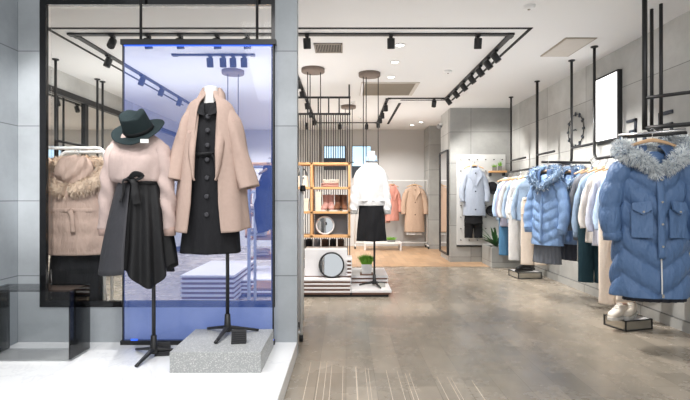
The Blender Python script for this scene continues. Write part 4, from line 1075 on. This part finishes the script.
# ------------------------------------------------------------------ right wall
# lightbox
d0, d1 = 6.02, 5.47
lb = thing('wall_lightbox', 'blank white lightbox in a black frame high on the right wall', 'lightbox', (RW, (d0+d1)/2, 1.91))
hl = (d0-d1)/2; hz = .80
MB().bx(-.05,0,-hl,hl,0,hz).build('frame', M['black'], lb)
MB().bx(-.056,-.048,-hl+.025,hl-.025,.025,hz-.025).build('lit_panel', M['lightbox'], lb)
# numerals clock
ck = thing('wall_clock', 'large open ring wall clock with black hour marks on the right wall', 'clock', (RW, 6.56, 2.16))
mb = MB(); mb.path([(-.012, .22*math.cos(2*PI*i/40), .22*math.sin(2*PI*i/40)) for i in range(41)], .006, 6, False); mb.build('ring', M['black'], ck)
for i in range(12):
    a = 2*PI*i/12; MB().box((-.014, .22*math.cos(a), .22*math.sin(a)), (.012,.03,.055), Matrix.Rotation(a-PI/2, 3, 'X')).build('hour_mark', M['letter'], ck)
MB().box((-.014,.05,.01),(.008,.12,.016)).build('hand', M['letter'], ck)
MB().lathe([(0,0),(.012,0)],10).build('hub', M['black'], ck).rotation_euler = (0, -PI/2, 0)
# dark numerals on the wall
def strokes(name, label, d, z, segs):
    o = thing(name, label, 'sign', (RW, d, z), 0, 'dark numerals on the right wall')
    for pn, y0, y1, z0, z1 in segs: MB().bx(-.016, 0, y0, y1, z0, z1).build(pn, M['letter'], o)
dg = 5.27
strokes('wall_numeral', 'dark numeral three on the right wall beside the lightbox', dg, Z(131.5,dg), [('stroke',-.075,-.045,-.135,.135),('stroke',-.075,.10,.105,.135),('stroke',-.075,.05,-.012,.016),('stroke',-.075,.10,-.135,-.105)])
strokes('wall_colon', 'dark colon dots on the right wall beside the numeral three', 5.05, Z(131.5,5.05), [('dot',-.02,.02,.06,.10),('dot',-.02,.02,-.10,-.06)])
strokes('wall_numeral', 'dark numeral on the right wall behind the hanging black pipes', 4.72, Z(125,4.72), [('stroke',-.1,.10,.10,.135),('stroke',.07,.10,-.01,.135),('stroke',-.1,.10,-.015,.015),('stroke',-.1,-.07,-.14,.01),('stroke',-.1,.10,-.14,-.11)])

RX = 2.82
GRACK = 'black pipe clothes racks hung from the ceiling'
fixture('pipe_rack', 'farthest black pipe clothes rack on the right wall, holding the white shirts', RX, 7.6, H, [
    ('pole', [(RX,8.2,H),(RX,8.2,1.68)], None), ('pole', [(RX,7.08,H),(RX,7.08,1.68)], .02), ('rail', [(RX,8.35,1.68),(RX,6.95,1.68)], None),
    ('upper_bar', [(RX,8.2,1.87),(RX,7.55,1.87)], None), ('upper_bar', [(RX,7.08,1.87),(RX+.0,6.5,1.87)], None)])
def bend(p, q, r, n=6):   # rounded corner points at p->corner->q supplied as three points
    a, c, b = p; u = (Vector(a)-Vector(c)).normalized(); v = (Vector(b)-Vector(c)).normalized(); out = []
    for i in range(n+1):
        t = i/n; out.append(tuple(Vector(c)+u*q*(1-t)**2+v*q*t**2))
    return out
fixture('pipe_rack', 'middle black pipe clothes rack on the right wall, holding the pale blue puffers', RX, 6.2, H, [
    ('pole', [(RX,6.0,H)]+bend(((RX,6.0,2),(RX,6.0,1.67),(RX,7,1.67)), .09, 0)+[(RX,6.98,1.67)], None), ('face_out_arm', [(RX+.25,6.03,1.68),(2.40,5.88,1.68)], None),
    ('upper_bar', [(RX,6.0,1.86),(RX,5.45,1.86)], None)])
fixture('pipe_rack', 'nearer black pipe clothes rack on the right wall beside the lightbox, holding the grey jacket', RX, 5.2, H, [
    ('pole', [(RX,5.45,H)]+bend(((RX,5.45,2),(RX,5.45,1.68),(RX,4,1.68)), .09, 0)+[(RX,4.5,1.68)], None)])
# spiral hooks strip on that rail
ax0, ax1 = P(619, 135.5, 4.2), P(685, 130.4, 3.86)
ad = (ax1-ax0).normalized()
A = lambda px: (lambda t: ax0.lerp(ax1, t))((px-619)/66.0)
zA = ax0.z
p7 = A(646); 
fr3 = thing('pipe_rack', 'nearest black pipe rack with a steel arm holding the large blue puffer coat', 'clothes rack', (p7.x, p7.y, 0), 0, GRACK)
o7 = Vector((p7.x, p7.y, 0))
def L3(*pts): return [tuple(Vector(p)-o7) for p in pts]
up = 33/480*4.05
e1 = A(700); zup = Z(98, p7.y)
MB().path(L3((p7.x,p7.y,H),(p7.x,p7.y,zA+.03)), .020, 12).build('pole', M['black'], fr3)
for px, d in ((651.7,4.37), (661,4.25)):
    MB().path(L3((X(px,d),d,H),(X(px,d),d,zA+.05)), .015, 10).build('pole', M['black'], fr3)
    MB().path(L3((X(px,d),d,zA+.05),(A(648+ (px-651)*.8).x, A(648+(px-651)*.8).y, zA+.04)), .014, 10).build('link_bar', M['black'], fr3)
MB().path(L3((p7.x,p7.y,zup),(e1.x,e1.y,zup)), .015, 10).build('upper_bar', M['black'], fr3)
MB().path(L3((p7.x,p7.y,zA+.045),(e1.x,e1.y,zA+.045)), .018, 10).build('middle_bar', M['black'], fr3)
MB().path(L3((A(619).x,A(619).y,zA),(A(686).x,A(686).y,zA)), .014, 12).build('hang_arm', M['chrome'], fr3)
MB().path(L3((A(617).x,A(617).y,zA-.022),(A(687).x,A(687).y,zA-.022)), .012, 12).build('arm_underside', M['black'], fr3)

HG = 'wooden hangers on the rails'
# ---- large blue puffer
ph_ = A(650); HD = ph_.y-.02; hx = ph_.x
hz_ = Z(146, HD)
hanger((hx, HD-.03, hz_+.045), -.12, 'large wooden hanger holding the big blue puffer coat', HG)
big = top('puffer_coat', 'large steel-blue long puffer coat with a white-tipped fur hood, nearest on the right', 'coat', (hx, HD, hz_-.05), -.12, M['puff_hero'], L=Z(150,HD)-Z(293,HD), sh=.255, chest=(.275,.15), hemr=(.315,.17), slen=.60, sr=.085, nv=110, nu=120,
    disp=quilt(.20,.036,.11,3), sdisp=squilt(.20,.018,.62), cuff=M['puff_hero'], swing=(.06,.07), sl_y=-.06)
zof = big.location.z
pz = lambda y: Z(y, HD-.15) - zof
mb = MB(); limb(mb, [(0,-.125,pz(172)),(0,-.172,pz(195)),(0,-.182,pz(225)),(0,-.190,pz(258))], [(.030,.016)]*4, 12, 20, 1, None, True); mb.build('placket', M['puff_hero'], big)
mb = MB(); limb(mb, [(.0,-.178,pz(256)),(.0,-.188,pz(280)),(.0,-.190,pz(294))], [(.006,.004)]*3, 8, 10, 1, None, True); zp = mb.build('zipper', M['white_metal'], big)
MB().box((0,-.20,pz(295)),(.018,.012,.03)).build('zip_pull', M['chrome'], zp)
for y in (180, 202, 224, 246): MB().path([(0,-.175-.02*(y-180)/66,pz(y)),(0,-.193-.015*(y-180)/66,pz(y))], .009, 10).build('snap', M['chrome'], big)
for s in (-1, 1):
    x0_, x1_ = s*.075, s*.20
    fl = MB(); zc_ = pz(203)
    pl = [(x0_, -.168, zc_+.015),(x1_, -.128, zc_-.005),(x1_, -.138, zc_-.055),((x0_+x1_)/2, -.175, zc_-.095),(x0_, -.19, zc_-.055)]
    fl.add(pl, [(0,1,2,3,4)]); fl.build('pocket_flap', M['puff_hero'], big, solid=.016)
    MB().path([((x0_+x1_)/2,-.178,zc_-.07),((x0_+x1_)/2,-.192,zc_-.07)], .009, 10).build('snap', M['chrome'], big)
    pk = MB(); pl = [(x0_-s*.012, -.178, zc_-.05),(x1_+s*.01, -.132, zc_-.05),(x1_+s*.01, -.145, zc_-.28),(x0_-s*.012, -.186, zc_-.28)]
    pk.add(pl, [(0,1,2,3)]); pk.build('pocket', M['puff_hero'], big, solid=.012)
# hood lying open
mb = MB(); shell(mb, [(.04,.10,.06,0,.03),(.05,.16,.085,0,.02),(-.01,.20,.105,0,.0),(-.08,.16,.12,0,-.02)], 40, 16, .35, lambda th,t,z: .012*math.sin(6*th+7*t)); mb.build('hood', M['lining'], big, solid=.012)
fur('fur_trim', M['fur_blue'], big, [(-.012,-.16,-.20),(-.075,-.155,-.125),(-.15,-.135,-.055),(-.225,-.08,-.02),(-.235,.0,.045),(-.15,.06,.05),(0,.085,.03),(.15,.06,.065),(.245,.0,.075),(.255,-.08,.005),(.17,-.135,-.045),(.085,-.155,-.115),(.02,-.16,-.185)], [.012,.03,.045,.056,.05,.03,.02,.03,.05,.056,.048,.034,.015], 15000, .060, 11, True, M['fur_blue_dark'])
skirt('pleated_skirt', 'dark grey pleated skirt hem showing under the large blue puffer coat', (hx+.06, HD+.04, .98), -.12, M['pleat_dark'], .98-Z(301,HD), .14, .245, .07, .11, 22)
trousers('trousers', 'cream wide trousers hanging behind the large blue puffer coat above the sneakers', (X(636,4.5), 4.52, 1.18), 0, M['cream'], L=1.18-.27, w=.15, leg=(.085,.085), spread=.08)

# plinth boxes with shoes
def plinth(label, x, y, w, d, h, rz):
    o = thing('shoe_plinth', label, 'plinth', (x, y, 0), rz, 'low mirrored shoe plinths')
    MB().bx(-w/2+.006,w/2-.006,-d/2+.006,d/2-.006,.008,h-.010).build('side_panels', M['plinth_side'], o)
    MB().bx(-w/2+.004,w/2-.004,-d/2+.004,d/2-.004,h-.010,h-.003).build('top_panel', M['white_board'], o)
    e = MB(); t_ = .012
    for sx in (-1,1):
        for sy in (-1,1): e.box((sx*(w/2-t_/2), sy*(d/2-t_/2), h/2), (t_,t_,h))
        for z in (t_/2, h-t_/2): e.box((sx*(w/2-t_/2),0,z),(t_,d,t_))
    for sy in (-1,1):
        for z in (t_/2, h-t_/2): e.box((0,sy*(d/2-t_/2),z),(w,t_,t_))
    e.build('edge_frame', M['black'], o)
def sneaker(label, loc, rz, mat, group, sole='sole', low=False):
    o = thing('sneaker' if not low else 'loafer', label, 'shoe', loc, rz, group)
    o.scale = (1.12,1.12,1.12)
    mb = MB(); rings = []
    for y, w, h in ((-.14,.012,.022),(-.13,.030,.04),(-.10,.042,.052),(-.05,.043,.072),(-.01,.038,.095),(.03,.034,.098 if not low else .07),(.08,.034,.09 if not low else .062),(.115,.028,.092 if not low else .066),(.128,.012,.07)):
        ring = []
        for j in range(18):
            a = 2*PI*j/18; cxx, czz = math.cos(a), math.sin(a)
            ring.append((w*math.copysign(abs(cxx)**.8, cxx), y, .018+h*.5+h*.5*math.copysign(abs(czz)**.75, czz)))
        rings.append(ring)
    mb.loft(rings, True, True); up_ = mb.build('upper', M[mat], o)
    MB().prism([(-.02,-.15),(.02,-.15),(.045,-.11),(.044,-.04),(.037,.04),(.034,.12),(.015,.138),(-.015,.138),(-.034,.12),(-.037,.04),(-.044,-.04),(-.045,-.11)], 0, .026, 'z').build('sole', M[sole], o, bev=.004)
    op = MB(); op.ell((0,.065,.113 if not low else .083), (.026,.045,.006), 14, 6); op.build('opening', M['brown_board'] if not low else M['black'], o)
    if not low:
        la = MB()
        for k in range(4): la.box((0,-.055+.02*k,.090+.011*k),(.045,.006,.006))
        la.build('laces', M['white_cloth'], o)
plinth('low mirrored plinth with black edges under the large blue puffer, carrying the cream sneakers', X(632,4.55), 4.62, .32, .26, .1, .28)
sneaker('left cream sneaker on the near mirrored plinth', (X(620,4.55), 4.56, .1), -1.0, 'shoe_white', 'cream sneakers on the near plinth')
sneaker('right cream sneaker on the near mirrored plinth', (X(632,4.6), 4.63, .1), -.75, 'shoe_white', 'cream sneakers on the near plinth')
plinth('low mirrored plinth with black edges under the white trousers, carrying black shoes', X(526,7.45), 7.5, .38, .34, .1, .1)
sneaker('left black shoe on the far mirrored plinth', (X(524,7.45), 7.44, .1), -1.2, 'black_gloss', 'black shoes on the far plinth', 'black', True)
sneaker('right black shoe on the far mirrored plinth', (X(530,7.45), 7.52, .1), -.9, 'black_gloss', 'black shoes on the far plinth', 'black', True)

# garments on the wall racks
clip0 = [None]
def clip_hanger(loc, ztop, rz, w, label):
    o = thing('clip_hanger', label, 'hanger', loc, rz, 'steel clip hangers on the right racks')
    MB().tube((-w,0,.05),(w,0,.05),.005,8).build('bar', M['chrome'], o)
    for s in (-1,1): MB().box((s*w*.9,0,.03),(.02,.02,.06)).build('clip', M['chrome'], o)
    h = ztop-loc[2]; pts = [(0,0,.05),(0,0,h-.025)]+[(.02*math.sin(a),0,h-.005-.02*math.cos(a)) for a in [PI*q/8 for q in range(1,12)]]
    MB().path(pts, .0035, 6).build('hook', M['chrome'], o)
_trousers, _skirt = trousers, skirt
def trousers(name, label, loc, rz, mat, **k):
    clip_hanger(loc, 1.68, rz, .11, 'clip hanger of the '+label); return _trousers(name, label, loc, rz, mat, **k)
def skirt(name, label, loc, rz, *a, **k):
    clip_hanger(loc, 1.68, rz, .10, 'clip hanger of the '+label); return _skirt(name, label, loc, rz, *a, **k)
def rack_top(name, label, cat, d, mt, L, rz, dz=0, dx=0, **k):
    hz0 = 1.68 - .105
    k.setdefault('sh', .19); k.setdefault('chest', (.195,.055)); k.setdefault('hemr', (.205,.06)); k.setdefault('disp', folds(5,.012,d*3,.3)); k.setdefault('sr', .038); k.setdefault('swing', (.03,.035)); k.setdefault('slen', .55); k.setdefault('nv', 24); k.setdefault('nu', 36)
    hanger((RX+dx, d, hz0), rz, 'hanger of the '+label, HG)
    return top(name, label, cat, (RX+dx, d, hz0-.03+dz), rz, M[mt], L=L, **k)
# far rack
rack_top('shirt', 'sky-blue shirt, farthest on the far right rack', 'shirt', 8.32, 'skyshirt', .70, -.55, collar='shirt')
rack_top('jacket', 'lilac-grey jacket on the far right rack beside the white shirts', 'jacket', 8.14, 'lilacgrey', .80, -.55, collar='lapel')
rack_top('blouse', 'white bell-sleeved blouse on the far right rack', 'blouse', 7.97, 'white_cloth', .62, -.55, collar='stand', sr=.06)
rack_top('shirt', 'pale blue open shirt on the far right rack', 'shirt', 7.80, 'skyshirt', .72, -.55, collar='shirt')
rack_top('shirt', 'bright white shirt with cropped hem above the white trousers, far right rack', 'shirt', 7.62, 'white_cloth', .60, -.55, collar='shirt')
trousers('trousers', 'white straight trousers on the far right rack above the black shoes', (RX-.04, 7.66, 1.22), -.25, M['white_cloth'], L=.98, w=.16, leg=(.085,.09), spread=.085)
trousers('trousers', 'blue denim trousers at the far end of the far right rack', (RX-.02, 8.24, 1.2), -.3, M['denim'], L=.95, w=.15, leg=(.08,.085), spread=.08)
rack_top('jacket', 'dusty blue jacket on the far right rack, next to the puffers', 'jacket', 7.36, 'sky2', .66, -.55, collar='shirt')
# stripes as real bands
trousers('trousers', 'cream straight trousers hanging just left of the pale blue puffers', (RX-.02, 7.16, 1.22), -.25, M['cream'], L=.98, w=.16, leg=(.085,.095), spread=.085)
def puffer(label, d, L, seed, dx=0, rz=-.3):
    hz0 = 1.575
    hanger((RX+dx, d, hz0), rz, 'hanger of the '+label, HG)
    o = top('puffer_coat', label, 'coat', (RX+dx, d, hz0-.05), rz, M['puff_pale'], L=L, sh=.19, chest=(.20,.11), hemr=(.215,.12), slen=.58, sr=.066, nv=70, nu=72, disp=quilt(.12,.016,.06,3,seed*.3), sdisp=squilt(.13,.013,.6), cuff=M['puff_pale'], swing=(.045,.045), sl_y=-.05, group='pale blue puffer coats')
    fur('fur_trim', M['fur_blue_dark'], o, [(-.01,-.13,-.20),(-.07,-.13,-.11),(-.15,-.09,-.02),(-.17,-.01,.05),(-.08,.03,.075),(.02,.04,.075),(.13,.01,.06),(.18,-.07,-.02),(.10,-.12,-.10),(.02,-.13,-.19)], [.03,.05,.06,.06,.05,.05,.06,.06,.05,.03], 1500, .045, seed, True, M['fur_blue'])
    mb = MB(); shell(mb, [(.06,.05,.05,0,.0),(.05,.12,.075,0,.0),(-.02,.15,.09),(-.09,.12,.1,0,-.01)], 32, 12, .35); mb.build('hood', M['lining'], o, solid=.008)
    mb = MB(); limb(mb, [(0,-.11,-.2),(0,-.128,-.5),(0,-.138,-L+.03)], [(.018,.008)]*3, 10, 14, 1, None, True); mb.build('placket', M['puff_pale'], o)
    return o
puffer('pale blue fur-hooded puffer coat, front one of the pair', 5.88, .86, 1, 2.47-RX, -1.05)
puffer('pale blue fur-hooded puffer coat, partly hidden rear one of the pair', 6.02, .86, 2, 2.83-RX, -1.05)
skirt('pleated_skirt', 'grey pleated skirt hanging under the left pale blue puffer', (2.47, 5.90, 1.0), -1.05, M['pleat'], .56, .13, .19, .06, .09, 18)
skirt('pleated_skirt', 'dark grey pleated skirt under the right pale blue puffer', (2.83, 6.04, 1.0), -1.05, M['pleat_dark'], .54, .13, .19, .06, .09, 18)
# nearer rack
rack_top('jacket', 'charcoal grey jacket, farthest on the nearer right rack', 'jacket', 5.52, 'grey_jacket', .80, -.8, collar='lapel', slen=.60)
rack_top('jacket', 'pale blue jacket with wide cuffs on the nearer right rack', 'jacket', 5.37, 'sky2', .84, -.8, collar='lapel', slen=.62, cuff=M['sky2'])
rack_top('blouse', 'off-white blouse on the nearer right rack', 'blouse', 5.21, 'offwhite', .80, -.8, collar='shirt')
rack_top('shirt', 'lavender-white shirt on the nearer right rack', 'shirt', 5.05, 'lavender', .82, -.8, collar='shirt', slen=.58)
rack_top('shirt', 'sky-blue shirt, nearest on the nearer right rack, behind the large puffer', 'shirt', 4.89, 'skyshirt', .74, -.8, collar='shirt')
trousers('trousers', 'dark teal trousers on the nearer right rack below the pale shirts', (RX-.03, 5.40, 1.22), -.35, M['jeans'], L=.93, w=.14, leg=(.08,.085), spread=.075)
trousers('trousers', 'long cream trousers on the right rack beside the large puffer', (RX-.13, 4.80, 1.22), -.3, M['cream'], L=1.04, w=.12, leg=(.075,.08), spread=.065)
trousers('trousers', 'off-white trousers at the far side of the nearer right rack', (RX+.06, 5.62, 1.22), -.3, M['offwhite'], L=.72, w=.14, leg=(.075,.08), spread=.075)
# low white ledge on the right wall
lg = thing('wall_ledge', 'narrow white ledge low on the right wall behind the racks', 'ledge', (RW, 5.6, .37))
MB().bx(-.14,0,-.55,.55,0,.03).build('board', M['white_board'], lg, bev=.003)
for y in (-.45,.45): MB().bx(-.10,0,y-.01,y+.01,-.06,0).build('bracket', M['white_metal'], lg)

# white inlay stripes in the floor at the entrance
mbs = MB()
k = 0
for px, yy in ((311,362),(321,362),(327,363),(332,364),(355.5,367),(365,367),(368,368),(386,370),(397,371),(405,373),(409,373),(437,377),(447,377),(451,378),(472,381),(343,366),(356,366)):
    d = EYE*F/(yy-CY); x = X(px, d); mbs.bx(x-.0016, x+.0016, 2.2, d, .0, .0012)
st = mbs.build('trim_floor_stripes', M['carton']); st['kind'] = 'structure'

# ------------------------------------------------------------------ light
w = bpy.data.worlds.new('world'); sc.world = w; w.use_nodes = True
w.node_tree.nodes['Background'].inputs[0].default_value = (.95,.98,1,1); w.node_tree.nodes['Background'].inputs[1].default_value = .78
def lamp(pos, d, watts, ang=70, r=.05, blend=.6, c=(1,.97,.93), name='lamp'):
    l = bpy.data.lights.new(name, 'SPOT'); l.energy = watts; l.spot_size = math.radians(ang); l.spot_blend = blend; l.shadow_soft_size = r; l.color = c
    o = bpy.data.objects.new(name, l); C.objects.link(o); o.location = pos
    o.rotation_euler = Vector((0,0,-1)).rotation_difference(Vector(d).normalized()).to_euler(); return o
def area(pos, d, watts, sx, sy, c=(1,.99,.975)):
    l = bpy.data.lights.new('unseen_area_light', 'AREA'); l.shape = 'RECTANGLE'; l.size = sx; l.size_y = sy; l.energy = watts; l.color = c
    o = bpy.data.objects.new('unseen_area_light', l); C.objects.link(o); o.location = pos
    o.rotation_euler = Vector((0,0,-1)).rotation_difference(Vector(d).normalized()).to_euler(); return o
for i in (8, 10, 12, 14):
    lamp(lamps[i][0], lamps[i][1], 170, 75)
lamp(lamps[2][0], Vector((2.62,4.1,1.0))-lamps[2][0], 230, 60)
lamp(lamps[0][0], Vector((.2,6.3,.6))-lamps[0][0], 95, 70)
lamp(lamps[1][0], Vector((.6,7.0,.3))-lamps[1][0], 150, 90)
lamp(lamps[4][0], Vector((-2.5,4.3,1.2))-lamps[4][0], 200, 80)
lamp((-1.6,5.7,2.75), (0,.6,-1), 120, 110)
lamp((1.2,8.3,2.75), (0,.4,-1), 170, 120)
lamp((.72,10.6,2.75), (.2,.35,-1), 170, 120)
lamp((-.9,9.6,2.75), (0,.3,-1), 150, 120)
lamp((-2.85,8.8,2.75), (.25,.6,-1), 230, 130)
lamp((-2.85,6.7,2.75), (.15,.1,-1), 150, 130)
lamp((-2.0,10.8,2.75), (-.1,.3,-1), 150, 130)  # no fixture here, added to brighten the dark left rear
lamp((1.73,8.1,2.75), (1.0,.9,-1), 130, 70)
# upward area lamps without fixtures, added to brighten the ceiling
area((.9,5.9,1.95), (0,0,1), 23, 4.0, 3.2)
area((.9,9.6,1.95), (0,0,1), 24, 2.0, 3.6)
area((-2.6,6.6,1.95), (0,0,1), 44, 2.2, 4.6)
# mall-side lamps above the window display
for x, y in ((-2.2,2.0),(-1.3,1.7),(-.5,2.1)):
    lamp((x,y,3.35), (0.05,.55,-1.15), 78, 85, c=(1,.98,.97))
lamp((-1.15,1.5,3.2), Vector((-2.40,4.35,1.35))-Vector((-1.15,1.5,3.2)), 420, 30, c=(1,.98,.96))  # extra spot added to brighten the beige coat through the glass
for x in (-1.95,-1.6,-.5): lamp((x,2.75,3.4), (0,.12,-1), 42, 62, c=(1,.99,.98))  # added downward spots, platform bounce lifts the wall below the sill
area((.8,-1.0,3.6), (0,.55,-1), 120, 5, 2, (1,.98,.96))  # unseen mall concourse light from behind the camera
